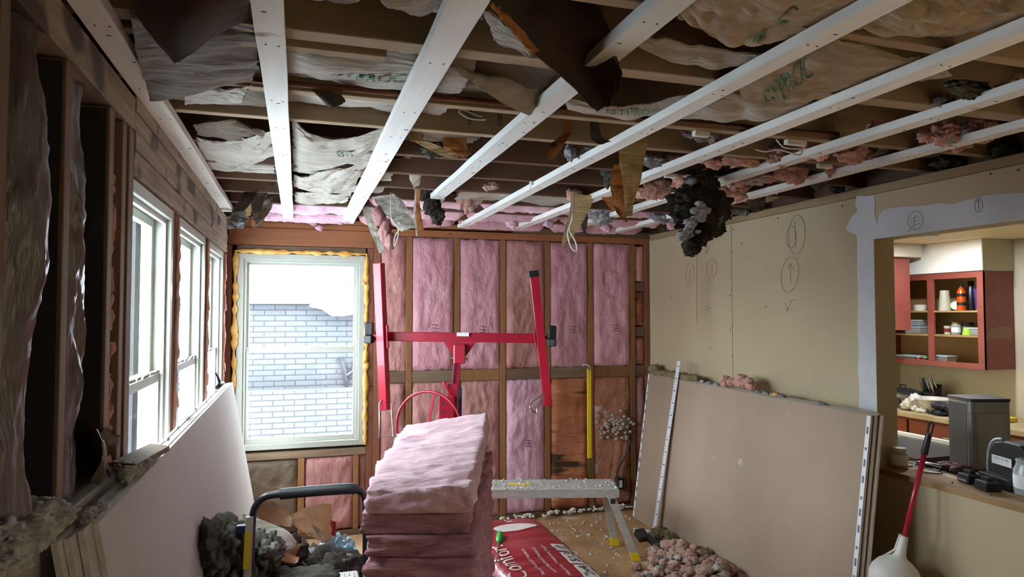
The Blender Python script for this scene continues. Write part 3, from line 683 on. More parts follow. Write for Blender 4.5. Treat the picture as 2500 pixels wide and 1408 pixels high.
def bay_sheet(bi, xa, xb, zs, sag, m, label, seed, wr=.014, name='kraft_sheet', over=.0, m2=None, shift=0):
    ya = JY[bi]+.03; yb_ = JY[bi+1]-.03+over
    rows = []
    for v in (0, .33, .66, 1):
        row = []
        for k in range(7):
            x = xa+(xb-xa)*k/6; s = sag*(1-(2*v-1)**2)*(.55+.6*abs(N((x, v, seed), 1.7)))
            z = 2.515 + (zs-2.515)*.35 - s*.95*(0 < v < 1) + .018*N((x, v, 9), 2.5, seed)
            row.append((x, ya+(yb_-ya)*v+.02*N((x, v, 3), 2, seed)*(0 < v < 1), z))
        rows.append(row)
    return paper(rows, m, m2 or m, name, label, 'paper sheet', 'kraft paper sheets between the joists', nu=max(20, int((xb-xa)/.018)), nv=24, wr=wr, fr=4, seed=seed, stretch=(1, 3.2), jag=.04, clamp=True)
KG = 'kraft paper sheets between the joists'
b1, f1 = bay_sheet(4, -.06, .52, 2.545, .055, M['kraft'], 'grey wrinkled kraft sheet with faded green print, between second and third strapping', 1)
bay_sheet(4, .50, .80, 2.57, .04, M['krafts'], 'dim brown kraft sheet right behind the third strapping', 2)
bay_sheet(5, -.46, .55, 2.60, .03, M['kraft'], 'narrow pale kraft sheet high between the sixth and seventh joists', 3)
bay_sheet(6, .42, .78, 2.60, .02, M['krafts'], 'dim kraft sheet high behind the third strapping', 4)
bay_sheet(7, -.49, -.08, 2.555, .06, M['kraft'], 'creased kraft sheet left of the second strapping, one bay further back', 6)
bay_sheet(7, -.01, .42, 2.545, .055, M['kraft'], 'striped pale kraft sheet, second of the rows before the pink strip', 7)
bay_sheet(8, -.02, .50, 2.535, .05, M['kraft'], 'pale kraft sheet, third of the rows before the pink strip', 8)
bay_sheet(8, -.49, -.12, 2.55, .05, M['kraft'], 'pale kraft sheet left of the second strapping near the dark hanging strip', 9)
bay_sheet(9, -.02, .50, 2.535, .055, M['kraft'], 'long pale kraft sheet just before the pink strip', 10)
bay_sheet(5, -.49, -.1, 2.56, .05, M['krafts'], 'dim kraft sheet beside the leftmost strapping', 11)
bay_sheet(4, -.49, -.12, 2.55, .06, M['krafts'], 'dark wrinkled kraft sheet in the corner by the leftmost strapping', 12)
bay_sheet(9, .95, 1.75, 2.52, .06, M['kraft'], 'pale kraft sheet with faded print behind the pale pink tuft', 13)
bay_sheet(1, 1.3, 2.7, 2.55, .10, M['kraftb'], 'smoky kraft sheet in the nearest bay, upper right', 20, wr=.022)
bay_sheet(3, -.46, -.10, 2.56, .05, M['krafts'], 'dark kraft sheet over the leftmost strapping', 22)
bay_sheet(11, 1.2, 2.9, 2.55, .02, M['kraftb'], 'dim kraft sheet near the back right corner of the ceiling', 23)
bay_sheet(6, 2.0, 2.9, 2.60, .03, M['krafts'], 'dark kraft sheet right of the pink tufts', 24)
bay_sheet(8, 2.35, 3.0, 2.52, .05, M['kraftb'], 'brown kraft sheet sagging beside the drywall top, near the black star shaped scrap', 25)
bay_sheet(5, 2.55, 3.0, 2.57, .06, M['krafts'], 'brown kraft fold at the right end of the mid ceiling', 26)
def Z(u, v, z): return at(u, v, 'Z', z)
def low(rows, m, label, seed, z=2.468, sag=.012, wr=.016, fr=5, nu=60, nv=34, jag=.03, stretch=(1, 2.4), m2=None):
    R_ = []
    for j, r in enumerate(rows):
        R_.append([Z(u, v, z-sag*(j not in (0, len(rows)-1))-.008*N((u*.01, v*.01, seed), 2)) for u, v in r])
    return paper(R_, m2 or m, m, 'kraft_sheet', label, 'paper sheet', KG, nu=nu, nv=nv, wr=wr, fr=fr, seed=seed, jag=jag, stretch=stretch, clamp=True)
b4, f4 = low([[(1800,195),(1900,150),(2000,118),(2100,120),(2300,172)], [(1800,232),(1900,215),(2010,190),(2130,170),(2315,182)], [(1822,264),(1925,270),(2000,262),(2120,236),(2330,192)]], M['kraftb'], 'brown kraft sheet with a green printed word hanging between fifth and sixth strapping', 16, z=2.46, wr=.02)
low([[(2110,-30),(2250,-50),(2400,-50),(2620,-40)], [(2090,50),(2250,50),(2400,40),(2620,0)], [(2075,96),(2230,120),(2400,104),(2620,46)]], M['kraftb'], 'big creased brown kraft sheet at the upper right', 19, z=2.462, sag=.02, wr=.028, nu=70, nv=40)
b5, f5 = low([[(1640,-70),(1850,-70),(2050,-70),(2260,-70)], [(1645,0),(1800,30),(1960,30),(2180,0)], [(1650,62),(1780,130),(1900,126),(2110,58)]], M['kraftb'], 'big smoky brown kraft sheet at the top of the picture, left of the fifth strapping', 18, z=2.462, sag=.02, wr=.022, nu=70, nv=40)
low([[(1568,98),(1650,116),(1770,138),(1880,150)], [(1556,118),(1660,160),(1790,174),(1862,168)]], M['kraft'], 'light edged kraft sheet just behind the smoky brown one', 17, z=2.478, wr=.014)
b3, f3 = low([[(1380,243),(1550,262),(1700,238),(1850,238),(1990,262)], [(1380,258),(1550,278),(1700,268),(1860,272),(1990,272)], [(1384,270),(1550,292),(1700,294),(1860,302),(1985,284)]], M['kraft'], 'long dusty kraft sheet with green print right of the big hanging flap', 14, z=2.478, nu=90, wr=.014)
low([[(905,-50),(1050,-60),(1200,-50)], [(922,-5),(1050,5),(1190,20)], [(940,20),(1030,58),(1180,76)]], M['kraft'], 'pale bulging kraft sheet at the top, beside the third strapping', 21, z=2.462, sag=.02, wr=.022)
low([[(690,-60),(820,-60),(900,-60)], [(700,4),(800,10),(880,2)]], M['kraft'], 'edge of a pale kraft sheet at the top between second and third strapping', 28, z=2.47)
b2, f2 = low([[(712,298),(760,328),(850,338),(948,322)], [(712,360),(780,372),(860,372),(940,352)], [(712,430),(800,416),(880,398),(926,380)]], M['kraft'], 'broad pale kraft sheet between second and third strapping, mid ceiling', 4, z=2.47, wr=.012, stretch=(1, 3))
low([[(478,342),(560,350),(668,330)], [(482,385),(580,388),(670,360)], [(492,420),(590,410),(672,388)]], M['kraft'], 'pale ragged kraft sheet at mid ceiling left of the second strapping', 5, z=2.472, wr=.020)
low([[(715,434),(800,422),(905,400)], [(716,450),(800,452),(880,440)], [(716,464),(800,470),(868,462)]], M['kraft'], 'creased kraft sheet, first of the rows before the pink strip', 29, z=2.474)
low([[(718,474),(800,474),(862,472)], [(718,498),(790,502),(848,498)]], M['kraft'], 'folded kraft sheet, last but one of the rows before the pink strip', 30, z=2.476)
low([[(440,205),(540,215),(618,215)], [(445,240),(540,245),(600,240)], [(450,264),(520,264),(588,262)]], M['kraft'], 'pale ragged kraft sheet just under the dark sheet at the left', 31, z=2.476)
low([[(470,310),(560,300),(650,330)], [(480,335),(560,345),(640,350)]], M['krafts'], 'dim kraft sheet at mid left with a ragged orange edge', 32, z=2.476)
# green print
def prn(fn, s, u, v, su, sv, rot, label, par): 
    build(text_on(fn, s, u, v, su, -abs(sv), -.006, rot), 'green_print', M['inkgreen'], parent=par)
prn(f4, 'GYPROC', .30, .52, .075, .42, .25, '', b4); prn(f5, 'C', .62, .62, .12, .30, 0, '', b5); prn(f5, 'FIB', .50, .80, .09, .2, .1, '', b5); prn(f1, 'GYPROC', .45, .55, .10, .3, 0, '', b1)
prn(f3, 'GYPROC', .25, .5, .05, .6, 0, '', b3); prn(f2, 'GYP', .6, .5, .10, .2, 0, '', b2)
# ---------------------------------------------------------------- hanging flaps
def Z(u, v, z): return at(u, v, 'Z', z)
paper([[Z(300,-60,2.47), Z(460,-60,2.46), Z(618,-60,2.47)], [Z(330,50,2.43), Z(470,40,2.40), Z(612,10,2.44)], [Z(425,163,2.35), Z(480,128,2.37), Z(606,45,2.43)]], M['tarb'], M['krafts'], 'hanging_paper_flap', 'large dark pointed paper flap hanging at the top left', 'paper flap', nu=40, nv=30, wr=.010, fr=3, seed=4, jag=.02)
paper([[Z(318,40,2.44), Z(460,50,2.468), Z(622,75,2.475)], [Z(335,150,2.43), Z(480,150,2.45), Z(632,140,2.472)], [Z(366,252,2.415), Z(490,232,2.43), Z(620,206,2.465)]], M['krafts'], M['tarb'], 'hanging_paper_flap', 'wide dark wrinkled paper sheet below the pointed flap at the top left', 'paper flap', nu=50, nv=30, wr=.012, fr=4, seed=8, jag=.015, stretch=(1, 2.5))
FL = 'large dark brown paper flap hanging from the ceiling at top centre, curved right edge'
paper([[Z(1195,-10,2.50), Z(1300,-30,2.58), Z(1420,-30,2.62), Z(1470,20,2.6)], [Z(1262,90,2.45), Z(1350,60,2.52), Z(1440,50,2.53), Z(1500,100,2.5)], [Z(1350,170,2.40), Z(1420,140,2.47), Z(1480,120,2.47), Z(1513,165,2.42)], [Z(1420,232,2.35), Z(1460,210,2.40), Z(1496,190,2.41), Z(1510,215,2.38)], [Z(1462,268,2.31), Z(1478,262,2.33), Z(1492,252,2.34), Z(1500,245,2.35)]], M['tarb'], M['kraft'], 'hanging_paper_flap', FL, 'paper flap', nu=44, nv=44, wr=.008, fr=3, seed=21, jag=.02)
paper([[Z(1192,0,2.46), Z(1215,15,2.475)], [Z(1235,55,2.44), Z(1262,52,2.455)], [Z(1272,105,2.42), Z(1300,102,2.43)], [Z(1298,140,2.40), Z(1318,122,2.41)]], M['tar'], M['kraft'], 'hanging_paper_strip', 'orange torn paper edge left of the big dark flap', 'paper strip', nu=12, nv=40, wr=.006, fr=14, seed=24, jag=.03)
paper([[Z(1175,20,2.47), Z(1200,30,2.46)], [Z(1195,75,2.45), Z(1240,70,2.44)], [Z(1215,110,2.44), Z(1285,120,2.42)], [Z(1270,128,2.43), Z(1300,145,2.41)]], M['kraft'], M['kraft'], 'hanging_paper_strip', 'white crumpled paper fold beside the orange torn edge', 'paper strip', nu=16, nv=30, wr=.010, fr=9, seed=27, jag=.03)
paper([[Z(1090,140,2.50), Z(1130,150,2.53)], [Z(1110,170,2.47), Z(1190,180,2.52)], [Z(1170,215,2.45), Z(1270,195,2.51)], [Z(1240,262,2.43), Z(1318,215,2.50)], [Z(1300,285,2.42), Z(1322,255,2.46)]], M['kraft'], M['krafts'], 'hanging_paper_flap', 'pale brown kraft sheet drooping diagonally right of the third strapping', 'paper flap', nu=24, nv=40, wr=.012, fr=6, seed=31, jag=.02)
paper([[Z(755,215,2.49), Z(800,222,2.49), Z(830,228,2.49)], [Z(782,240,2.46), Z(812,245,2.45), Z(843,250,2.46)], [Z(800,262,2.43), Z(818,262,2.42), Z(838,252,2.44)]], M['tarb'], M['kraft'], 'hanging_paper_strip', 'small dark torn paper tab hanging from the grey sheet', 'paper strip', nu=16, nv=16, wr=.004, seed=33, jag=.02)
TS = 'torn paper strips hanging from the ceiling'
def strip(rows, m1, m2, label, seed, nu=10, nv=40, wr=.005, fr=12, jag=.015, name='hanging_paper_strip'):
    # hang each strip so that its upper end meets the joists
    top = sum(p.z for p in rows[0])/len(rows[0]); O = Vector((0, 0, H)); d0 = sum((p-O).dot(_fw) for p in rows[0])/len(rows[0])
    dl = d0*(2.482-H)/max(top-H, .3)-d0
    dl = max(0, min(.75, dl)); rows = [[O+(p-O)*(((p-O).dot(_fw)+dl)/(p-O).dot(_fw)) for p in r] for r in rows]
    tz = sum(p.z for p in rows[0])/len(rows[0])
    my = sum(p.y for p in rows[0])/len(rows[0])+.01; nearj = min(abs(my-y) for y in JY) < .02
    if tz < 2.47: rows = [[Vector((p.x, p.y+.01, 2.488 if nearj else 2.718)) for p in rows[0]]]+rows
    elif tz > 2.50: rows = [[Vector((p.x, p.y+.01, 2.718)) for p in rows[0]]]+rows
    return paper(rows, m1, m2, name, label, 'paper strip', TS, nu=nu, nv=nv, wr=wr, fr=fr, seed=seed, jag=jag)
def Dp(L_, d): return [dep(u, v, d) for u, v in L_]
strip([Dp([(1378,305),(1395,308)],2.9), Dp([(1362,335),(1392,332)],2.88), Dp([(1342,352),(1380,350)],2.86), Dp([(1335,388),(1352,388)],2.84)], M['tar'], M['kraft'], 'curled orange brown paper strip left of the fifth strapping', 41)
strip([Dp([(1440,318),(1465,312)],2.85), Dp([(1448,345),(1475,335)],2.85), Dp([(1470,352),(1492,345)],2.84)], M['tarb'], M['kraft'], 'short dark brown curl beside the fifth strapping', 42)
tn = [[(1492,312),(1590,318)], [(1508,352),(1585,340)], [(1512,395),(1572,395)], [(1520,440),(1565,440)], [(1524,490),(1548,492)], [(1520,530),(1543,528)]]
strip([[dep(u,v,3.05-.01*i) for u,v in r] for i, r in enumerate(tn)], M['tan'], M['tar'], 'long crinkled tan paper strip hanging near the middle right of the ceiling', 43, nu=18, nv=90, wr=.006, fr=8)
strip([Dp([(1500,400),(1522,400)],3.2), Dp([(1490,440),(1525,440)],3.2), Dp([(1492,470),(1525,475)],3.2), Dp([(1505,520),(1532,545)],3.2)], M['tar'], M['tarb'], 'ragged dark orange paper hanging behind the crinkled tan strip', 44, nu=14, wr=.015)
strip([Dp([(1455,468),(1500,470)],3.5), Dp([(1480,495),(1505,492)],3.5), Dp([(1495,515),(1508,510)],3.5)], M['tar'], M['kraft'], 'small orange triangle of paper left of the crinkled tan strip', 45, wr=.008)
tr = [[(1392,470),(1455,476)], [(1392,505),(1438,515)], [(1382,545),(1412,560)], [(1374,580),(1390,585)], [(1371,600),(1374,602)]]
strip([[dep(u,v,3.6-.02*i) for u,v in r] for i, r in enumerate(tr)], M['tan'], M['kraft'], 'pointed tan paper tail hanging below the fifth strapping', 46, nu=18, nv=50, wr=.004)
strip([Dp([(1412,528),(1436,520)],3.75), Dp([(1418,550),(1434,550)],3.74), Dp([(1426,572),(1430,572)],3.73)], M['tarb'], M['tarb'], 'small black pointed paper behind the tan tail', 47, nv=20)
strip([Dp([(1010,455),(1028,457)],4.1), Dp([(1014,490),(1025,492)],4.1), Dp([(1012,530),(1030,530)],4.08), Dp([(1016,567),(1036,560)],4.06)], M['tar'], M['kraft'], 'bright orange torn strip right of the third strapping end', 48, wr=.006)
strip([Dp([(930,372),(962,388)],3.55), Dp([(960,385),(1000,385)],3.6), Dp([(992,405),(1020,412)],3.7), Dp([(1000,435),(1028,430)],3.8), Dp([(1010,462),(1024,455)],3.9)], M['kraft'], M['krafts'], 'pale paper band bending down in an arc right of the third strapping', 49, nu=14, nv=44, wr=.008)
strip([Dp([(880,500),(912,505)],4.2), Dp([(895,545),(918,540)],4.15), Dp([(912,585),(930,580)],4.1), Dp([(925,617),(940,610)],4.05)], M['kraft'], M['tarb'], 'long pale folded paper hanging beside the third strapping end', 50, nu=14, nv=40, wr=.010)
strip([Dp([(905,478),(960,470)],4.2), Dp([(925,505),(985,492)],4.18), Dp([(950,530),(1003,522)],4.14), Dp([(980,565),(1015,555)],4.1)], M['kraft'], M['krafts'], 'broad pale drooping paper with faint print over the back wall plate', 51, nu=26, nv=34, wr=.012, fr=7)
strip([Dp([(1013,460),(1017,460)],4.0), Dp([(1010,520),(1016,520)],4.0), Dp([(1016,578),(1020,575)],3.98)], M['kraft'], M['tarb'], 'thin upright paper edge beside the bright orange strip', 52, nu=4)
strip([Dp([(1000,335),(1030,330)],3.0), Dp([(1010,345),(1060,350)],3.0), Dp([(1060,372),(1090,362)],3.0), Dp([(1105,384),(1122,380)],2.98)], M['tan'], M['tar'], 'cream torn paper edge below the stamped joist', 53, wr=.008)
strip([Dp([(1080,345),(1140,348)],3.05), Dp([(1090,365),(1152,370)],3.05), Dp([(1130,382),(1150,378)],3.04)], M['tar'], M['kraft'], 'orange brown paper leaf below the stamped joist', 54, wr=.006, nu=20)
strip([Dp([(1000,325),(1035,330)],3.05), Dp([(1015,340),(1040,338)],3.05)], M['tar'], M['kraft'], 'small orange scrap right of the third strapping', 55, nv=12)
# left cluster
strip([Dp([(630,402),(652,410)],4.2), Dp([(605,440),(640,440)],4.2), Dp([(590,475),(622,480)],4.15), Dp([(560,520),(595,515)],4.1)], M['tarb'], M['darkgrey'], 'dark twisted paper strip hanging at the left by the leftmost strapping', 56, nu=14, wr=.012)
strip([Dp([(648,415),(678,420)],4.2), Dp([(625,455),(670,450)],4.2), Dp([(612,490),(645,490)],4.2), Dp([(618,540),(636,535)],4.15)], M['tarb'], M['kraft'], 'brown drooping paper fold right of the dark twisted strip', 57, nu=18, wr=.012)
strip([Dp([(628,500),(665,478)],4.25), Dp([(622,520),(664,505)],4.25), Dp([(622,550),(650,530)],4.2), Dp([(618,558),(632,545)],4.2)], M['krafts'], M['tarb'], 'brown cupped paper leaf hanging over the window header', 58, nu=20, wr=.008)
strip([Dp([(598,480),(614,470)],4.1), Dp([(598,505),(614,500)],4.1), Dp([(600,530),(612,525)],4.1)], M['tan'], M['tar'], 'narrow tan paper tongue over the window header', 59, wr=.006)
strip([Dp([(616,495),(640,492)],4.05), Dp([(614,515),(636,518)],4.05), Dp([(614,552),(622,555)],4.05)], M['tar'], M['tar'], 'orange burnt paper tongue over the window header', 60, wr=.012)
strip([Dp([(560,512),(605,515)],3.95), Dp([(552,535),(600,538)],3.95), Dp([(556,558),(592,552)],3.93)], M['tuftg'], M['tuftg'], 'grey frilly curled scrap at the corner of the left wall and header', 61, nu=24, nv=24, wr=.03, fr=7)
for k, (u, v, d, wx, lab) in enumerate([(1795,262,2.6,4,'tiny orange paper sliver below the brown sheet'), (1845,500,3.5,26,'black star shaped paper scrap stuck at the drywall top edge')]):
    strip([Dp([(u-wx,v-22),(u+wx,v-24)],d), Dp([(u-wx*.7,v),(u+wx*.9,v+2)],d), Dp([(u,v+20),(u+wx*.7,v+12)],d)], [M['tar'], M['tarb']][k], M['tarb'], lab, 70+k, nv=18, wr=.012)

# ---------------------------------------------------------------- tufts and clumps
def tuft(u, v, rp, m, label, z=None, d=None, squash=(1, .8, .8), seed=0, group='pink insulation tufts in the ceiling', name='hanging_insulation_tuft', n=5, sub=3, jag=.15, parent=None, amp=.55):
    c = at(u, v, 'Z', z) if z else dep(u, v, d)
    dd = (c-Vector((0, 0, H))).dot(_fw); r = rp/FPX*dd; mb = MB(); rr = random.Random(seed)
    mb.blob(c, (r*squash[0]*.8, r*squash[1]*.8, r*squash[2]*.8), amp=amp, fr=2.6, sub=sub+1 if rp > 22 else sub, seed=seed, jag=jag)
    for k in range(n):
        a = rr.uniform(0, 6.28); q = rr.uniform(.35, .8)
        s = r*rr.uniform(.25, .5)
        mb.blob(c+Vector((math.cos(a)*q*r*squash[0], rr.uniform(-.4, .4)*r*squash[1], math.sin(a)*q*r*squash[2])), (s*squash[0], s, s), amp=.6, fr=2.4, sub=sub, seed=seed+k+1, jag=jag)
    return build(mb, name, m, label=label, cat='insulation tuft', group=group, smooth=180, parent=parent)
PT = [(1145,486,36,'pale','under the fourth strapping',(.8,.8,1.2),'tuftp'), (1196,462,16,'small','right of the pale hanging tuft',(1.4,.8,.6),'tuftp'), (1400,480,22,'salmon','on top of the tan paper tail',(1,.8,.8),'tuftp'),
 (1598,462,34,'salmon','right of the crinkled tan strip',(1.3,.8,.9),'tuftp'), (1640,402,26,'small','above the sixth strapping start',(1.3,.8,.7),'tuftp'), (1700,432,38,'wide','between sixth and seventh strapping',(1.5,.8,.7),'tuftp'),
 (1772,462,40,'hanging','over the big black clump',(1.5,.8,.9),'tuftp'), (1765,352,20,'small','on the sixth strapping',(1,.8,.9),'tuftp'), (1850,430,34,'low','under the seventh strapping, mid length',(1.6,.8,.7),'tuftp'),
 (1905,385,30,'reddish','left of the white cable curl',(1.2,.8,.9),'tuftp'), (1985,368,38,'reddish','right of the white cable curl',(1.4,.8,.7),'tuftp'), (2080,378,36,'broad','under the seventh strapping, right half',(1.4,.8,.7),'tuftp'),
 (2028,412,17,'dangling','hanging like a tail over the last strapping',(.7,.8,1.7),'tuftp'), (1935,425,32,'dark red','above the last strapping',(1.6,.8,.7),'tuftp'), (2132,318,17,'small','standing on the seventh strapping',(1,.8,1),'tuftp'),
 (2310,332,36,'dark red','left of the right edge group',(1.3,.8,.8),'tuftp'), (2390,328,38,'broad reddish','near the right frame edge',(1.5,.8,.8),'tuftp'), (2455,225,22,'small','above the seventh strapping at the right edge',(1.4,.8,.8),'tuftp'), (2485,205,16,'tiny','at the right frame edge',(1.3,.8,1),'tuftp'),
 (1560,474,20,'low','directly right of the crinkled tan strip foot',(1.2,.8,.8),'tuftp'), (1668,446,24,'rounded','between sixth and seventh strapping, left part',(1.3,.8,.8),'tuftp'), (1728,476,20,'small','at the left top of the big black clump',(1.4,.8,.7),'tuftp'), (1800,440,26,'rosy','right above the big black clump',(1.3,.8,.8),'tuftp'), (1885,400,22,'small','below the white cable curl',(1.2,.8,.8),'tuftp'), (2140,388,18,'small','at the right end of the broad tuft under the seventh strapping',(1.5,.8,.7),'tuftp'), (2262,338,22,'dim','at the left of the dark red tuft near the last strapping',(1.3,.8,.8),'tuftp'), (2350,352,24,'reddish','hanging between the two right hand tufts',(1.2,.8,.8),'tuftp'),
 (1745,400,24,'small','behind the sixth strapping middle',(1.5,.8,.7),'tuftp'), (1810,395,30,'wide','between the sixth strapping and the white cable',(1.6,.8,.6),'tuftp'), (1400,60,34,'dusky','behind the big dark flap at the top',(1.6,.8,.9),'tuftp')]
for k, (u, v, r_, a, b, sq, m) in enumerate(PT):
    tuft(u, v-6, r_*.95, M[m], f'{a} pink insulation tuft {b}', z=(2.64 if u == 1400 and v == 60 else 2.50 if r_ > 15 else 2.47), squash=sq, seed=k*7+1)
GT = [(1392,372,20,'light grey fluff left of the fifth strapping joint','tuftg',(.8,.8,1.3)), (1440,374,22,'grey fluff behind the fifth strapping','tuftg',(1.3,.8,.7)), (1488,425,24,'sooty grey wad left of the crinkled tan strip','darkgrey',(.8,.8,1.4)),
 (1600,392,24,'grey fluff right of the tan strip top','tuftg',(1.6,.8,.6)), (1705,328,26,'grey dusty fluff above the sixth strapping','tuftg',(1.8,.8,.5)), (1750,345,14,'small grey fluff beside the pink tuft on the sixth strapping','tuftg',(1.3,.8,.7)),
 (1470,525,26,'grey speckled fluff pad over the back wall','tuftg',(1.4,.8,.9)), (1620,530,22,'light grey fluff beside the black clump','tuftg',(1.6,.8,.6)), (2315,248,24,'light grey fluff on the seventh strapping','tuftg',(1.6,.8,.7)), (2370,215,34,'dim grey matted insulation above the seventh strapping','darkgrey',(2.2,.8,.5)),
 (2210,300,14,'small grey fluff on the seventh strapping middle','tuftg',(1.4,.8,.8)), (2460,368,34,'dark matted insulation at the right edge','darkgrey',(1.4,.8,.7)), (2330,400,36,'dark dusty insulation above the drywall top','darkgrey',(2,.8,.5)), (1995,435,26,'sooty wad above the last strapping','darkgrey',(1.4,.8,.8)), (2130,145,30,'grey wool showing in a tear of the brown sheet','tuftg',(2.0,.8,.4)), (1900,458,20,'grey white crumbs above the last strapping','tuftg',(1.6,.8,.5)), (1060,370,22,'sooty fluff below the stamped joist','darkgrey',(1.5,.8,.8)), (2060,465,22,'sooty fluff near the blue mark by the drywall','darkgrey',(2,.8,.5)), (1800,515,18,'white crumbly insulation on the drywall top','tuftg',(2.4,.8,.35))]
for k, (u, v, r_, lab, m, sq) in enumerate(GT):
    tuft(u, v, r_*.95, M[m], lab, z=2.50 if v < 480 else 2.47, squash=sq, seed=k*11+200, group='grey insulation tufts in the ceiling')
# the big black clump: an irregular torn wad hanging down to a point
mb = MB()
for (u, v, d, a, b) in [(1712,455,3.62,44,34), (1690,492,3.55,62,36), (1740,505,3.6,50,42), (1690,525,3.5,50,34), (1725,545,3.5,48,36), (1700,572,3.48,36,28), (1690,600,3.46,20,26)]:
    r = d/FPX; mb.blob(dep(u, v, d), (a*r, .06, b*r), amp=.42, fr=3.0, sub=4, seed=int(u+v))
bc = tag(build(mb, 'sooty_insulation_clump', M['black'], smooth=180), 'big black sooty insulation clump hanging to a point before the drywall wall', 'insulation clump')
mb = MB()
rr = random.Random(5)
for q in range(26):
    t = rr.random(); u = 1712-45*t+rr.gauss(0, 16)*(1-.6*t); v = 500+85*t+rr.gauss(0, 6); a = rr.uniform(5, 11)
    mb.blob(dep(u, v, 3.39), (a*3.5/FPX, .02, a*3.5/FPX*.7), amp=.6, fr=3.0, sub=3, seed=q, jag=.5)
build(mb, 'grey_fluff', mat('pale_grey_fluff', 'b4b4b8', .95, '8c8c90', ns=20, bump=1, bs=45, bdist=.01), parent=bc, smooth=180)
fl = paper_fn([[dep(1668,590,3.42), dep(1722,585,3.43)], [dep(1672,605,3.42), dep(1715,602,3.43)], [dep(1680,622,3.41), dep(1705,612,3.42)]], wr=.004, fr=6, seed=5, jag=.01)
build(MB().grid(fl, 14, 12), 'paper_tip', M['darkgrey'], parent=bc, smooth=60)
mb = MB()
for (u, v, d, a, b) in [(1045,470,4.3,22,24), (1055,500,4.28,20,26), (1068,528,4.25,16,20)]:
    r = d/FPX; mb.blob(dep(u, v, d), (a*r, .05, b*r), amp=.45, fr=3, sub=4, seed=int(u))
tag(build(mb, 'sooty_insulation_clump', M['black'], smooth=180), 'smaller black insulation clump hanging right of the bright orange strip', 'insulation clump')
mb = MB()
for (u, v, a, b) in [(925,525,14,22), (940,560,14,26), (952,588,12,20)]:
    r = 4.2/FPX; mb.blob(dep(u, v, 4.22), (a*r, .04, b*r), amp=.5, fr=2.6, sub=3, seed=int(u), jag=.5)
tag(build(mb, 'insulation_clump', M['pinkwarm'], smooth=180), 'dusky pink wad hanging beside the long pale folded paper', 'insulation clump')
# pink insulation spilling from the last bays
for i, (yb_, zc) in enumerate([(4.66, 2.55), (5.08, 2.53), (5.42, 2.51)]):
    for k, (xa, xb) in enumerate([(-.30, .42), (.44, 1.22), (1.24, 2.0), (2.02, 2.92)]):
        if i == 0 and k == 0: continue
        wy = .18 if i < 2 else .085
        def fn(u, v, xa=xa, xb=xb, yb_=yb_, zc=zc, wy=wy, s=i*5+k):
            x = xa+(xb-xa)*u; a = math.pi*2*v; p = Vector((x, math.cos(a), math.sin(a)))
            e = min(1, min(u, 1-u)*12)**.5 if 0 < u < 1 else 0.02
            rr = (1+.35*ridge(Vector((x*2, math.cos(a), math.sin(a))), 2.2, 3, s)-.15)*e
            return Vector((x, yb_+math.cos(a)*wy*min(rr, 1.05), zc+math.sin(a)*.058*rr))
        build(MB().grid(fn, 60, 22), 'ceiling_batt', M['pinkl'] if k < 1 else M['pink'], label=f'crumpled pink ceiling batt, {["third", "second", "first"][i]} bay from back wall, {ords[k]} from the left', cat='insulation batt', group='pink batts at the back of the ceiling', smooth=180)
for k, (u, v, r_, lab) in enumerate([(765,545,10,'thin pink wisp over the left end of the back window header'), (780,560,8,'small pink wisp dangling over the window header'), (830,545,9,'pink wisp beside the third strapping end'), (1250,550,14,'pink wisp under the back ceiling before the fifth strapping'), (1340,550,12,'pink wisp near the wire loop'), (1480,560,12,'pink wisp above the top plate near the sixth strapping'), (1410,560,12,'round pink bit beside the tan tail'), (1640,555,12,'pink wisp by the drywall corner')]):
    tuft(u, v-4, r_, M['pinkl'], lab, d=5.3, squash=(1.2, .8, .9), seed=400+k, n=2, group='pink wisps over the back wall')
# pipe and wires
mb = MB(); mb.tube([(-.4, 2.335, 2.497), (.6, 2.335, 2.50), (1.5, 2.335, 2.497), (2.2, 2.335, 2.505)], .0095, 10)
tag(build(mb, 'copper_pipe', M['copper'], smooth=60), 'old brown pipe running beside the sixth ceiling joist', 'pipe')
def wire(pts, r, label, m='wire', name='hanging_cable'):
    ps = [Vector(p) for p in pts]; o = [cr(ps, k/40) for k in range(41)]
    return tag(build(MB().tube(o, r, 8), name, M[m], smooth=180), label, 'cable', 'cables hanging from the ceiling')
wire([at(u, v, 'Y', 2.708) for u, v in [(1186,292),(1150,290),(1122,275),(1130,268),(1160,280),(1178,285)]], .0035, 'curl of white cable on the stamped joist')
wire([Z(1402,462,2.487)]+[dep(u, v, 3.7) for u, v in [(1398,520),(1395,540),(1386,570),(1395,605),(1408,612),(1405,590),(1390,560),(1398,535)]], .004, 'white cable loop hanging below the tan tail')
wire([Z(955,470,2.487)]+[dep(u, v, 4.15) for u, v in [(955,530),(972,560),(968,590),(962,600),(965,575),(978,555),(972,540)]], .003, 'thin pinkish cable loop beside the broad pale paper')
wire([dep(u, v, 2.9) for u, v in [(1895,340),(1915,360),(1955,365),(1950,378),(1900,365),(1870,370),(1845,365)]], .0035, 'white cable curl among the pink tufts')
wire([(XR-.6, 3.0, 2.56), (2.2, 3.14, 2.50), (1.9, 3.12, 2.49), (1.7, 3.12, 2.52)], .005, 'black cable crossing under the joists among the pink tufts', 'blackp')
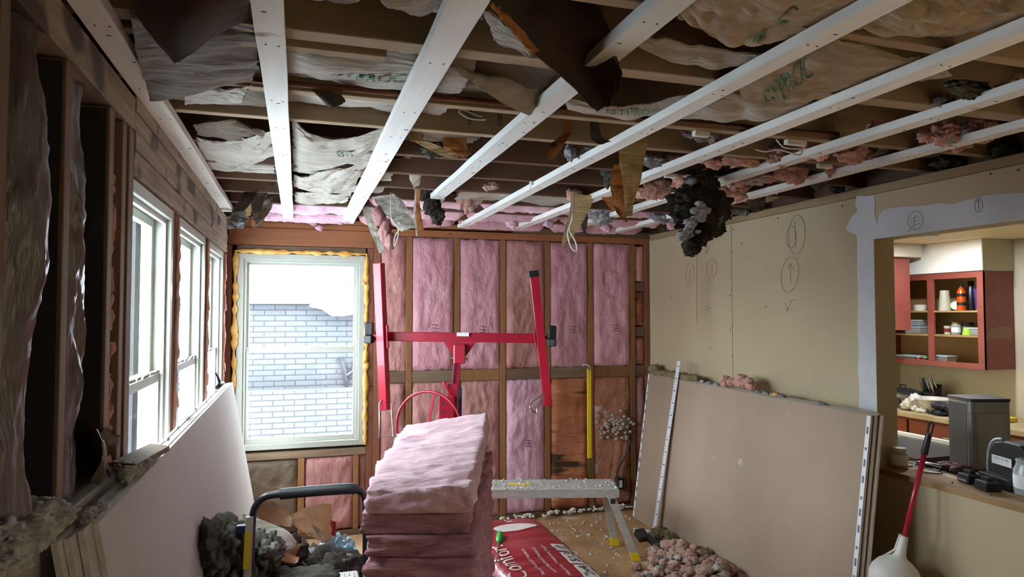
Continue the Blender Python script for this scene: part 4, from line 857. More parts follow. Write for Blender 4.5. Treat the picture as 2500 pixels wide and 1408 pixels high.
# mill stamps on the seventh joist
mb = MB(); jf = JY[6]-.0215
for s, x, z in [('SPF', .80, 2.575), ('KD', .80, 2.545), ('STUD', .67, 2.58), ('No 2', .67, 2.55)]:
    vs, fs = text_mesh(s, .03); mb.add([(x+v.y*-1, jf, z+v.x) for v in vs], fs)
build(mb, 'mill_stamp', M['ink'], parent=joists[6])
mb = MB(); mb.tube([(1.17,YB-.001,2.385),(1.19,YB-.001,2.40),(1.215,YB-.001,2.405),(1.22,YB-.001,2.395),(1.205,YB-.001,2.39)], .0025, 6)
tag(build(mb, 'pencil_squiggle', M['ink']), 'dark hooked squiggle drawn on the brown top plate', 'pencil mark')
# ================================================================ THINGS IN THE ROOM
# ---------------------------------------------------------------- drywall sheets leaning on the left wall
TH = .0127
def lean_sheet(bL, bR, tL, tR, th, n, m, edge, label, group, name='drywall_sheet', tape=None, warp=.0):
    "front face corners; thickness goes along n"
    bL, bR, tL, tR, n = map(Vector, (bL, bR, tL, tR, n)); n = n.normalized()*th
    mb = MB(); mb.mi = 0
    K = 12
    def F(u, v): 
        p = bL.lerp(bR, u).lerp(tL.lerp(tR, u), v); return p+n.normalized()*(-warp*math.sin(math.pi*u)*(v))
    mb.grid(F, K, K)
    mb.mi = 0; mb.grid(lambda u, v: F(u, v)+n, K, K); W = K+1
    mb.mi = 1
    for (a, b) in [((0,0),(1,0)), ((1,0),(1,1)), ((1,1),(0,1)), ((0,1),(0,0))]:
        for k in range(K):
            p = F(a[0]+(b[0]-a[0])*k/K, a[1]+(b[1]-a[1])*k/K); q = F(a[0]+(b[0]-a[0])*(k+1)/K, a[1]+(b[1]-a[1])*(k+1)/K)
            mb.add([p, q, q+n, p+n], [(0,1,2,3)])
    return build(mb, name, [m, edge], label=label, cat='drywall sheet', group=group, smooth=30)
gl = 'drywall sheets leaning on the left wall'
nl = ['frontmost white faced', 'second', 'third', 'rear']
for k in range(4):
    o = k*(TH+.0016); ya = [1.76, 1.70, 1.66, 1.63][k]; yb_ = [5.06, 5.02, 5.0, 4.96][k]; zt = 1.268+.002*(k % 2)
    lean_sheet((-.205-o, ya, .05), (-.205-o, yb_, .05), (-.424-o, ya, zt), (-.424-o, yb_, zt), TH, (-1, 0, -.18), M['dryw'], M['gyps'], f'{nl[k]} long drywall sheet of the stack leaning below the left windows', gl)
lum('lifting_block', (-.30, -.17, 2.0, 2.1, 0, .049), M['greyX'], 'wood block under the near end of the left drywall sheets', 'wood block')
lum('lifting_block', (-.30, -.17, 4.6, 4.7, 0, .049), M['greyX'], 'wood block under the far end of the left drywall sheets', 'wood block')
lum('end_board', (-.47, -.42, 1.57, 1.60, .0, 1.20), M['greyX'], 'dark upright wood offcut at the near end of the left drywall sheets', 'wood board')
build(MB().hexa([(-.52,2.28,1.287),(-.44,2.20,1.290),(-.40,2.50,1.286),(-.47,2.56,1.287)], [(-.52,2.28,1.305),(-.44,2.20,1.308),(-.40,2.50,1.304),(-.47,2.56,1.305)]), 'sill_offcut', M['greyX'], label='grey wood offcut lying flat under the nearest window beside the drywall stack', cat='wood board', bevel=.002)
# fluff on the ledge and stack
def fluff(name, spots, m, label, seed, sub=3, kind=None, amp=.40, jag=.25, cat='insulation fluff', group=None):
    mb = MB()
    for k, (c, r) in enumerate(spots):
        r = r if isinstance(r, tuple) else (r, r, r*.7); mb.blob(c, r, amp=amp, fr=2.8, sub=sub, seed=seed+k, jag=jag, oc=5)
    return build(mb, name, m, label=label, cat=cat, kind=kind, smooth=180, group=group)
rr = random.Random(7)
fluff('ledge_fluff', [((-.53+.05*rr.uniform(-1, 1), 1.28+.42*rr.random(), 1.30+.02*rr.random()), .045) for _ in range(34)]+[((-.50, 1.70, 1.30), .03), ((-.52, 1.0+.3*rr.random(), 1.31), .06)], M['tuftw'], 'fluffy grey white insulation heaped on the ledge at the lower left', 11, kind='stuff', sub=4, cat='insulation fluff')
fluff('stack_fluff', [((-.45+.02*rr.uniform(-1, 1), 1.74+.02*rr.random()+.028*k, 1.283), .018) for k in range(4)], M['tuftw'], 'pale fluff on the near end of the left drywall stack', 60, sub=4, kind='stuff')
fluff('stack_fluff', [((-.46+.03*rr.uniform(-1, 1), 2.12+.035*k, 1.29), .022) for k in range(7)], M['tuftw'], 'pale fluff heaped across the left drywall stack beside the wood offcut', 90, sub=4, kind='stuff')
fluff('pink_scrap', [((-.50, 1.73, 1.31), .022), ((-.49, 1.75, 1.295), .018)], M['tuftp'], 'small pinkish scrap between ledge and left drywall stack', 121, sub=3)
fluff('rubbish_bits', [((-.46+.012*rr.uniform(-1, 1), 2.5+.28*k, 1.277), (.008, .02, .006)) for k in range(9)], M['tuftg'], 'grey bits lying along the top edges of the left drywall stack', 140, sub=2, kind='stuff')
mb = MB(); mb.tube([(-.47, 4.55, 1.285), (-.46, 4.62, 1.30), (-.45, 4.72, 1.296)], [.012, .018, .010], 10); mb.tube([(-.46, 4.62, 1.30), (-.475, 4.60, 1.35), (-.48, 4.56, 1.37)], [.010, .008, .006], 8)
tag(build(mb, 'black_hook', M['blackp'], smooth=180), 'black plastic hook lying on the far end of the left drywall stack', 'hook')
for k, (a, b) in enumerate([(2.52, 3.28), (3.45, 4.35), (4.50, 5.35)]):
    fluff('sash_dust', [((XL-.052+.006*rr.uniform(-1, 1), a+.04+(b-a-.08)*q/14, 1.494), (.008, .022, .008)) for q in range(15)], M['tuftw'], f'crumbly dust lying on the meeting rail of the {ords[k]} left window', 160+k*20, sub=2, kind='stuff')

# ---------------------------------------------------------------- drywall sheets on the right
M['tapeprint'] = mat('blue_grey_print', '5d6f92', .7)
gr = 'drywall sheets leaning on the right wall'
nr = ['frontmost', 'second', 'third', 'rear']
for k in range(4):
    o = k*(TH+.002); dy = [0, .012, .03, -.012, .05][k]; dz = [0, .004, 0, .006, 0][k]
    s = lean_sheet((2.765+o, 5.33, .0), (2.645+o+.004*k, 2.80-dy, .0), (2.925+o*.95, 5.33, 1.215+dz), (2.815+o+.006*k, 2.80-dy, 1.215+dz), TH, (1, 0, .13), M['dryboard'], M['gyps'], f'{nr[k]} tan backed drywall sheet of the stack leaning under the right wall', gr, warp=.006)
    if k == 0:
        front = s
for (t, ya) in ((0, 2.80), (1, 5.33)):
    mb = MB(); x0, x1 = ((2.645, 2.815), (2.765, 2.925))[t]; sg = 1 if t == 0 else -1
    a, b = Vector((x0-.0015, ya, .002)), Vector((x1-.0015, ya, 1.213)); w_ = Vector((.002, .028 if t == 0 else -.028, 0))
    mb.hexa([a, a+w_, b+w_, b], [q+Vector((-.0008, 0, 0)) for q in (a, a+w_, b+w_, b)])
    mb.mi = 1
    for j in range(14):
        v = .04+.068*j; p = a.lerp(b, v)+w_*.5
        q = a.lerp(b, v+(.03 if j % 3 else .012))+w_*.5; mb.hexa([p-w_*.22, p+w_*.22, q+w_*.22, q-w_*.22], [r+Vector((-.0022, 0, 0)) for r in (p-w_*.22, p+w_*.22, q+w_*.22, q-w_*.22)])
    build(mb, 'edge_tape', [M['paper'], M['tapeprint']], parent=front, label='white printed edge tape')
gx = lambda y: 2.925-.11*(5.33-y)/2.53
fluff('mineral_wool_crumbs', [((gx(y)+.02+.02*rr.random(), y, 1.228+.012*rr.random()), (.035, .05, .028)) for y in [5.28-.045*k for k in range(16)]]+[((gx(5.2)+.05, 5.3, 1.25), (.05, .06, .05))], M['mineral'], 'greenish crumbly wool lying on the corner end of the right drywall stack', 200, sub=3, kind='stuff')
fluff('pink_heap', [((gx(y)+.03+.02*rr.uniform(-1, 1), y, 1.245+.03*rr.random()), .038) for y in [4.10, 4.06, 4.0, 3.96, 3.93, 3.88, 4.15, 4.2, 3.97]]+[((gx(3.98)+.03, 3.98, 1.30), .04), ((gx(3.9)+.03, 3.9, 1.29), .03)], M['tuftp'], 'pinkish brown insulation heap on top of the right drywall stack', 240, sub=4, kind='stuff')
fluff('grey_crumbs', [((gx(y)+.03, y, 1.226), (.02, .03, .012)) for y in [4.3, 4.4, 4.5, 3.8, 3.72, 3.64, 3.56, 3.2]], M['tuftg'], 'grey crumbs strewn on the right drywall stack', 270, sub=2, kind='stuff')
tag(build(MB().blob((gx(3.6)+.02, 3.60, 1.232), (.02, .03, .012), amp=.5, sub=3, seed=3), 'orange_scrap', M['foam'], smooth=180), 'small orange foam scrap on the right drywall stack', 'foam scrap')

# ---------------------------------------------------------------- T-square
tq = empty('drywall_square', (2.70, 4.83, 0), 'white metal drywall T-square leaning on the right drywall sheets', 'T-square')
a, b = Vector((2.690, 4.832, .02)), Vector((2.905, 4.795, 1.36))
mb = MB().bar(a, b, .05, .004, (0, 1, 0)); bl = build(mb, 'blade', mat('square_white', 'd9dde2', .45), parent=tq)
mb = MB(); d = (b-a); s = Vector((0, 1, 0)); nrm = d.normalized().cross(s).normalized(); nrm = nrm if nrm.x < 0 else -nrm
for k in range(54):
    p = a+d*(.015+.018*k)+nrm*.0028
    L_ = .010 if k % 3 else .018
    for sd in (-1, 1):
        c_ = p+s*sd*(.024-L_/2); mb.bar(c_-s*L_/2, c_+s*L_/2, .0025, .0008, d)
    if k % 4 == 1: mb.bar(p-s*.008, p+s*.004, .012, .0008, d)
build(mb, 'scale_marks', M['ink'], parent=bl)
mb = MB().bar((2.72, 4.80, .012), (2.56, 4.93, .018), .045, .004, (0, 0, 1)); hd = build(mb, 'head_bar', mat('square_white2', 'd4d8dc', .45), parent=tq)

# ---------------------------------------------------------------- pink batts stack
def cushion(c4, th, seed, bulge=.018, rough=.006, sag=.0, topw=.0):
    """closed soft slab: c4 = bottom corners (fl, fr, br, bl)"""
    c4 = [Vector(c) for c in c4]; cen = sum(c4, Vector())/4; nu, nv, nz = 26, 90, 8
    bm = bmesh.new()
    def P(u, v, w_):
        p = c4[0].lerp(c4[1], u).lerp(c4[3].lerp(c4[2], u), v)
        out = Vector((p.x-cen.x, p.y-cen.y, 0))
        e = max(abs(2*u-1), abs(2*v-1)); side = max(0, (e-.8)/.2)
        prof = math.sin(math.pi*w_)**.6
        ax = (c4[1]-c4[0]).normalized(); ay = (c4[3]-c4[0]).normalized()
        k = bulge*(prof-.4)+ .5*bulge*N((p.x*3, p.y*3, seed), 1.5)
        if u < .001: p = p-ax*k
        if u > .999: p = p+ax*k
        if v < .001: p = p-ay*k
        if v > .999: p = p+ay*k
        z = p.z+th*w_
        if w_ > .99 or w_ < .01: z += (1 if w_ > .5 else -1)*(-.004*side**2) + (topw if w_ > .5 else .001)*(ridge((p.x*2.4+.3*N(p, 4, 3), p.y*11+.5*N(p, 5, 1), seed), 1.0, 5, seed)-.2)
        q = Vector((p.x*6, p.y*6, p.z*20+w_*1.3))
        n_ = rough*fbm(q, 1.6, 4, seed)
        if u < .001 or u > .999: p = p+ax*n_*(1 if u > .5 else -1)*1.6
        if v < .001 or v > .999: p = p+ay*n_*(1 if v > .5 else -1)*1.6
        return Vector((p.x, p.y, z+n_*.4))
    mb = MB()
    mb.grid(lambda a, b: P(a, b, 1), nu, nv); mb.grid(lambda a, b: P(a, b, 0), nu, nv)
    mb.grid(lambda a, b: P(a, 0, b), nu, nz); mb.grid(lambda a, b: P(a, 1, b), nu, nz)
    mb.grid(lambda a, b: P(0, a, b), nv, nz); mb.grid(lambda a, b: P(1, a, b), nv, nz)
    # merge doubles
    for v in mb.v: bm.verts.new(v)
    bm.verts.ensure_lookup_table()
    for f in mb.f: bm.faces.new([bm.verts[i] for i in f])
    bmesh.ops.remove_doubles(bm, verts=bm.verts, dist=.0008)
    bm.verts.index_update()
    o = MB(); o.add([v.co.copy() for v in bm.verts], [[v.index for v in f.verts] for f in bm.faces]); bm.free(); return o
fl_, fr_, br_, bl_ = (.225, 2.445), (.580, 2.335), (.885, 3.245), (.510, 3.375)
nlay = 15; tl = 1.112/nlay; rr = random.Random(3)
M['stack_lit'] = mat('stack_pink_lit_top', 'e6c3cb', .95, 'cfa3ae', ns=9, detail=8, contrast=(.3, .7), bump=.8, bs=26, bscale=(1, 3.2, 1), bdist=.010, spec=.1, sheen=.3)  # window light on the stack's top is painted into this paler pink
M['stack_shaded'] = mat('stack_pink_shaded_edges', 'bb8d96', .95, '9c6f79', ns=8, detail=8, scale=(1, 1, 5), bump=.9, bs=20, bscale=(1.5, 1.5, 7), bdist=.012, spec=.1)  # darker pink holds the shade on the stack's front and sides
for k in range(nlay):
    top = k == nlay-1
    f = 1-k/nlay
    ox, oy = rr.uniform(-.010, .012), rr.uniform(-.012, .012)
    sp = .055*f   # lower batts spread to the right and back
    c = [(fl_[0]+ox, fl_[1]+oy), (fr_[0]+ox+sp*.3, fr_[1]+oy), (br_[0]+ox+sp*1.0, br_[1]+oy-.02), (bl_[0]+ox, bl_[1]+oy)]
    zf = k*tl; lift = .135*(k/nlay)   # the heap rises towards the back
    c4 = [(c[0][0], c[0][1], zf), (c[1][0], c[1][1], zf), (c[2][0], c[2][1], zf+lift), (c[3][0], c[3][1], zf+lift*.52)]
    nm = ['lowest']+['']*99
    num = ['bottom', 'second from the floor', 'third from the floor', 'fourth from the floor', 'fifth from the floor', 'sixth from the floor', 'seventh from the floor', 'middle, eighth', 'seventh from the top', 'sixth from the top', 'fifth from the top', 'fourth from the top', 'third from the top', 'second from the top', 'topmost, its wrinkled upper face showing'][k]
    build(cushion(c4, tl*(1.03 if not top else 1.12), k*3+1, bulge=.004+.004*rr.random(), rough=.012, topw=.013 if top else .002), 'stacked_batt', M['stack_lit'] if top else M['stack_shaded'], label=f'loose pink fibreglass batt in the tall foreground stack, {num}', cat='insulation batt', group='pink batts stacked in the foreground', smooth=180)

# ---------------------------------------------------------------- red insulation bag
BX0, BX1, BY0, BY1, BZ = .99, 1.53, 3.12, 4.35, .42
def bagtop(u, v):
    x = BX0+(BX1-BX0)*u; y = BY0+(BY1-BY0)*v
    e = max(0, 1-abs(2*u-1)**5)*max(0, 1-abs(2*v-1)**7)
    return Vector((x+.012*N((y, 1, 0), 3), y+.01*N((x, 4, 0), 5), BZ*.80+BZ*.20*e**.5+.010*N((x, y, 0), 4)+.005*ridge((x*1.5, y*5, 0), 2.5, 3, 5)))
bg = empty('insulation_bag', ((BX0+BX1)/2, (BY0+BY1)/2, 0), 'red plastic bag of compressed batts on the floor right of the pink stack', 'bag')
mb = MB(); K = 44
mb.grid(bagtop, 26, K)
def side(fa, n):
    def fn(a, b):
        p = fa(a); z = p.z*b+.002*(1-b); out = .03*math.sin(math.pi*b)
        return Vector((p.x, p.y, z)), out
    return fn
for (f_, dx, dy) in ((lambda a: bagtop(a, 0), 0, -1), (lambda a: bagtop(a, 1), 0, 1), (lambda a: bagtop(0, a), -1, 0), (lambda a: bagtop(1, a), 1, 0)):
    def fn(a, b, f_=f_, dx=dx, dy=dy):
        p = f_(a); o_ = .028*math.sin(math.pi*b)+.008*N((a*6, b*4, dx+2*dy), 1)*math.sin(math.pi*b)
        return Vector((p.x+dx*o_, p.y+dy*o_, p.z*b+.002*(1-b)))
    mb.grid(fn, 30, 10)
mb.box(BX0+.03, BX1-.03, BY0+.03, BY1-.03, 0, .01)
sk = build(mb, 'plastic_wrap', M['bagred'], parent=bg, smooth=60)
WP = mat('bag_white_print', 'cfc3bd', .5)
def bagtext(s, u0, v0, size, m=WP, off=.004): 
    build(text_on(lambda u, v: bagtop(u, v), s, u0, v0, size/(BX1-BX0), size/(BY1-BY0), off, math.pi/2), 'print', m, parent=sk)
def bagpatch(poly, m, nm='print_panel', off=.003):
    mb = MB()
    n_ = len(poly)
    if n_ == 4:
        g = lambda a, b: bagtop(*[poly[0][i]*(1-a)*(1-b)+poly[1][i]*a*(1-b)+poly[2][i]*a*b+poly[3][i]*(1-a)*b for i in (0, 1)])+Vector((0, 0, off))
        mb.grid(g, 8, 12)
    else:
        c = [sum(p[i] for p in poly)/n_ for i in (0, 1)]; R_ = [[c[0]+(p[0]-c[0])*k/4, c[1]+(p[1]-c[1])*k/4] for k in range(5) for p in poly]
        vs = [bagtop(*p)+Vector((0, 0, off)) for p in R_]
        mb.add(vs, [(k*n_+i, k*n_+(i+1) % n_, (k+1)*n_+(i+1) % n_, (k+1)*n_+i) for k in range(4) for i in range(n_)])
    build(mb, nm, m, parent=sk, smooth=60)
for (v0, v1, s) in [(.07, .19, '2x4'), (.21, .35, '59.3'), (.37, .47, '12')]:
    bagpatch([(.74, v0), (.90, v0), (.90, v1), (.74, v1)], WP); bagtext(s, .82, (v0+v1)/2, .075, M['ink'], .006)
bagtext('Comfort', .17, .32, .135)
for i, s in enumerate(['Aislamiento Termico para Viviendas', 'Isolant thermique residentiel', 'Thermal Insulation residential']): bagtext(s, .62-.115*i, .27, .030)
for i in range(3): bagtext('lll llll lll ll', .94, .14+.14*i, .014)
def leaf(cu, cv, a, b, rot=0):
    pts = []
    for k in range(20):
        t = 2*math.pi*k/20; x = math.cos(t); y = math.sin(t)*(1-.35*math.cos(t)); pts.append((cu+a*(x*math.cos(rot)-y*math.sin(rot)), cv+b*(x*math.sin(rot)+y*math.cos(rot))))
    bagpatch(pts, WP, 'leaf_emblem')
leaf(.55, .74, .26, .055); leaf(.42, .012+.03, .16, .03)
bagtext('ECO', .55, .87, .06)
sd_ = empty('screwdriver', (1.05, 3.62, BZ), 'green handled screwdriver lying on the red bag against the pink stack', 'screwdriver')
a, b = Vector((1.16, 3.93, .435)), Vector((1.02, 3.52, .425)); m1 = a.lerp(b, .33)
build(MB().tube([a, a.lerp(m1, .15), a.lerp(m1, .85), m1], [.014, .019, .019, .010], 10), 'handle', M['green'], parent=sd_, smooth=50)
build(MB().tube([m1, b], .004, 8), 'shaft', M['chrome'], parent=sd_, smooth=60)

# ---------------------------------------------------------------- aluminium work bench
bn = empty('work_platform', (1.6, 4.5, 0), 'folding aluminium work platform dusted with white crumbs, before the pink wall', 'work platform')
e1 = Vector((-.803, .229, 0)).normalized(); e2 = Vector((-e1.y, e1.x, 0)); e2 = e2 if e2.y > 0 else -e2
p0 = Vector((2.177, 4.40, 0)); Lb, Wb, ZB = 1.15, .30, .50
def Bp(s, t, z): return p0+e1*s+e2*t+Vector((0, 0, z))
mb = MB().hexa([Bp(0,0,ZB-.008), Bp(0,Wb,ZB-.008), Bp(Lb,Wb,ZB-.008), Bp(Lb,0,ZB-.008)], [Bp(0,0,ZB), Bp(0,Wb,ZB), Bp(Lb,Wb,ZB), Bp(Lb,0,ZB)])
for k in range(9):
    t = .03+(Wb-.06)*k/8; mb.hexa([Bp(.01,t-.006,ZB), Bp(.01,t+.006,ZB), Bp(Lb-.01,t+.006,ZB), Bp(Lb-.01,t-.006,ZB)], [Bp(.01,t-.004,ZB+.003), Bp(.01,t+.004,ZB+.003), Bp(Lb-.01,t+.004,ZB+.003), Bp(Lb-.01,t-.004,ZB+.003)])
tp = build(mb, 'platform_top', M['alu'], parent=bn, bevel=.0015)
for nm, t0, t1 in (('side_rail', 0, .006), ('side_rail', Wb-.006, Wb)):
    mb = MB().hexa([Bp(0,t0,ZB-.058), Bp(0,t1,ZB-.058), Bp(Lb,t1,ZB-.058), Bp(Lb,t0,ZB-.058)], [Bp(0,t0,ZB-.0085), Bp(0,t1,ZB-.0085), Bp(Lb,t1,ZB-.0085), Bp(Lb,t0,ZB-.0085)])
    build(mb, nm, M['alu'], parent=bn, bevel=.001)
for s in (0, Lb-.006):
    mb = MB().hexa([Bp(s,.007,ZB-.05), Bp(s,Wb-.007,ZB-.05), Bp(s+.006,Wb-.007,ZB-.05), Bp(s+.006,.007,ZB-.05)], [Bp(s,.007,ZB-.009), Bp(s,Wb-.007,ZB-.009), Bp(s+.006,Wb-.007,ZB-.009), Bp(s+.006,.007,ZB-.009)])
    build(mb, 'end_cap', M['dgrey'], parent=bn)
mb = MB().hexa([Bp(.62,.12,ZB+.003), Bp(.62,.17,ZB+.003), Bp(.78,.17,ZB+.003), Bp(.78,.12,ZB+.003)], [Bp(.62,.12,ZB+.006), Bp(.62,.17,ZB+.006), Bp(.78,.17,ZB+.006), Bp(.78,.12,ZB+.006)])
build(mb, 'carry_handle', M['yellow'], parent=bn)
for s, o in ((.07, -.18), (Lb-.07, .18)):
    for t, q in ((.012, -.01), (Wb-.012, .025)):
        a = Bp(s, t, ZB-.02); b = Bp(s+o*(1 if t < .1 else .5), t+q, .03)
        lg = build(MB().bar(a, b, .052, .024, e1), 'leg', M['alu'], parent=bn, bevel=.002)
        d = (b-a).normalized()
        build(MB().hexa([b+d*.028+x for x in (e1*.033+e2*.02, -e1*.033+e2*.02, -e1*.033-e2*.02, e1*.033-e2*.02)], [b-d*.03+x for x in (e1*.03+e2*.017, -e1*.03+e2*.017, -e1*.03-e2*.017, e1*.03-e2*.017)]), 'foot', M['yellow'], parent=lg, bevel=.003)
    a = Bp(s+o*.72, .0, ZB-.34); b = Bp(s+o*.72, Wb, ZB-.34); build(MB().bar(a, b, .03, .02), 'brace', M['alu'], parent=bn)
mb = MB().bar(Bp(.045, -.004, ZB-.065), Bp(.045, -.003, ZB-.10), .035, .003, e1); build(mb, 'sticker', M['ink'], parent=bn)
rr = random.Random(9)
fluff('bench_crumbs', [(Bp(Lb*rr.random(), Wb*rr.random(), ZB+.006), (.006+.010*rr.random(), .006+.008*rr.random(), .003)) for _ in range(90)], M['crumb'], 'white insulation crumbs strewn on the aluminium work platform', 300, sub=1, kind='stuff')

# ---------------------------------------------------------------- drywall lift
lf = empty('drywall_lift', (1.0, 4.45, 0), 'red panel lift with T shaped cradle and hand wheel before the pink back wall', 'drywall lift')
def D_(u, v, d): return dep(u, v, d)
c0, c1 = D_(905, 820, 4.5), D_(1325, 826, 4.5)
cbar = build(MB().bar(c0, c1, .062, .05, (0, 0, 1)), 'cross_bar', M['red'], parent=lf, bevel=.004)
lc = D_(1130, 816, 4.455); mb = MB().bar(lc-(c1-c0).normalized()*.04, lc+(c1-c0).normalized()*.04, .024, .003, (0, 0, 1)); lb = build(mb, 'maker_plate', M['paper'], parent=cbar)
vs, fs = text_mesh('HOIST 150', .012) if 0 else text_mesh('- - - - -', .014)
cd = (c1-c0).normalized(); mb = MB().add([lc+cd*v.x+Vector((0, 0, v.y+.006))-cd.cross(Vector((0, 0, 1)))*-.0 + Vector((cd.y, -cd.x, 0))*.003 for v in vs], fs); build(mb, 'plate_print', M['ink'], parent=lb)
nf = Vector((cd.y, -cd.x, 0)); nf = nf if nf.y < 0 else -nf
for (ta, ba, kn, u0, u1) in (((928, 642), (940, 1000), (905, 812), 905, 930), ((1301, 665), (1338, 988), (1340, 820), 0, 0)):
    L0 = kn[0] < 1000
    A = D_(ta[0]-3 if L0 else ta[0]+2, ta[1], 4.42 if L0 else 4.44); Bq = D_(ba[0], ba[1], 4.40 if L0 else 4.46)
    ar = build(MB().bar(A, Bq, .058, .058, cd+nf*(.35 if L0 else -.0)), 'cradle_arm', M['red'], parent=lf, bevel=.004)
    if not L0: build(MB().bar(A+(A-Bq).normalized()*.012, A-(A-Bq).normalized()*.03, .066, .066, cd), 'end_cap', M['blackp'], parent=ar, bevel=.003)
    mid = A.lerp(Bq, .50 if L0 else .49); d = (Bq-A).normalized()
    build(MB().bar(mid-d*.075-cd*(.038 if not L0 else -.038)-nf*-.0, mid+d*.075-cd*(.038 if not L0 else -.038), .07, .008, nf), 'clamp_plate', M['red'], parent=lf, bevel=.002)
    # knob
    kc = D_(kn[0]-3 if L0 else kn[0]+8, kn[1], 4.42); sgn = -1 if L0 else 1
    mb = MB().tube([mid+cd*sgn*.03, kc], .012, 10); kb = build(mb, 'knob_shaft', M['red'] if L0 else M['blackp'], parent=lf, smooth=40)
    mb = MB().bar(kc+Vector((0, 0, .068)), kc-Vector((0, 0, .015)), .052, .062, cd).bar(kc-Vector((0, 0, .016)), kc-Vector((0, 0, .068)), .052, .055, cd+nf*.25)
    build(mb, 'knob', M['blackp'], parent=kb, bevel=.006)
    # wire panel hook
    if L0:
        h = [D_(933, 975, 4.38), D_(926, 985, 4.36), D_(927, 1068, 4.3), D_(960, 1065, 4.3), D_(955, 985, 4.38)]
    else:
        h = [D_(1332, 958, 4.40), D_(1296, 985, 4.3), D_(1298, 1000, 4.28), D_(1310, 1008, 4.28), D_(1313, 992, 4.3), D_(1333, 970, 4.40)]
    ps = [cr(h, k/30) for k in range(31)] if not L0 else h
    build(MB().tube(ps, .0045, 8), 'panel_hook', M['chrome'], parent=ar, smooth=60)
# gusset under the cross bar
gc = D_(1123, 838, 4.47); zt = c0.lerp(c1, .5).z-.032
g3 = [gc-cd*.105+Vector((0, 0, zt-gc.z)), gc+cd*.105+Vector((0, 0, zt-gc.z)), gc+cd*.035+Vector((0, 0, -.09)), gc-cd*.035+Vector((0, 0, -.09))]
build(MB().prism([p+nf*.012 for p in g3], -nf*.006), 'gusset_plate', M['red'], parent=lf)
head = gc+nf*.03
build(MB().bar(head+Vector((0, 0, zt-gc.z-.01)), head+Vector((0, 0, -.13)), .075, .07, cd), 'tilt_bracket', M['red'], parent=lf, bevel=.008)
build(MB().tube([head-cd*.055+Vector((0, 0, -.10)), head+cd*.055+Vector((0, 0, -.10))], .009, 8), 'bolt', M['chrome'], parent=lf, smooth=40)
mt = D_(1117, 868, 4.5); mlow = D_(1108, 935, 4.52); base = Vector((mlow.x-.01, mlow.y+.02, .16))
i1 = build(MB().bar(mt, D_(1108, 1000, 4.54), .045, .045, cd), 'inner_mast', M['red'], parent=lf, bevel=.003)
build(MB().bar(D_(1112, 880, 4.47), D_(1107, 935, 4.49), .008, .006, cd), 'mast_slot', M['ink'], parent=i1)
m2 = D_(1106, 936, 4.52)
om = build(MB().bar(m2, base, .07, .07, cd), 'outer_mast', M['red'], parent=lf, bevel=.003)
build(MB().bar(D_(1124, 945, 4.475), D_(1122, 1100, 4.49), .022, .003, cd), 'mast_decal', mat('navy_decal', '1d2340', .5), parent=om)
build(MB().bar(D_(1092, 965, 4.46), D_(1090, 1090, 4.46), .10, .09, cd), 'winch_housing', M['red'], parent=lf, bevel=.006)
for (u, v) in ((1082, 985), (1082, 1006)): build(MB().lathe([(.0001, 0), (.009, 0), (.009, .012), (.0001, .012)], D_(u, v, 4.38), nf, 8), 'bolt', M['ink'], parent=lf)
build(MB().tube([D_(1083, 932, 4.47), D_(1092, 950, 4.45), D_(1102, 966, 4.45)], [.014, .006, .006], 8), 'release_lever', M['red'], parent=lf, smooth=60)
wc = D_(1046, 1044, 4.36); wn = (nf*.93-cd*.35).normalized(); wx = wn.cross(Vector((0, 0, 1))).normalized()
rim = [wc+(wx*math.cos(t)+Vector((0, 0, 1))*math.sin(t))*.232 for t in [2*math.pi*k/48 for k in range(48)]]
wh = build(MB().tube(rim, .009, 8, closed=True), 'hand_wheel', M['red'], parent=lf, smooth=180)
for t in (100, 220, 340):
    t = R(t); build(MB().bar(wc, wc+(wx*math.cos(t)+Vector((0, 0, 1))*math.sin(t))*.228, .014, .006, wx*-math.sin(t)+Vector((0, 0, 1))*math.cos(t)), 'spoke', M['red'], parent=wh, bevel=.001)
build(MB().tube([wc-wn*.0, D_(1085, 1044, 4.5)], .014, 10), 'wheel_axle', M['red'], parent=lf, smooth=40)
for a_ in (90, 205, 335):
    t = R(a_); dr = Vector((math.cos(t), math.sin(t), 0)); e = Vector((base.x, base.y, 0))+dr*.55; e.z = .10
    lg = build(MB().bar(base+Vector((0, 0, .02)), e, .04, .04), 'leg', M['red'], parent=lf, bevel=.002)
    build(MB().lathe([(.0001, -.013), (.045, -.013), (.05, -.006), (.05, .006), (.045, .013), (.0001, .013)], Vector((e.x, e.y, .05)), Vector((-dr.y, dr.x, 0)), 20), 'caster', M['blackp'], parent=lg, smooth=40)

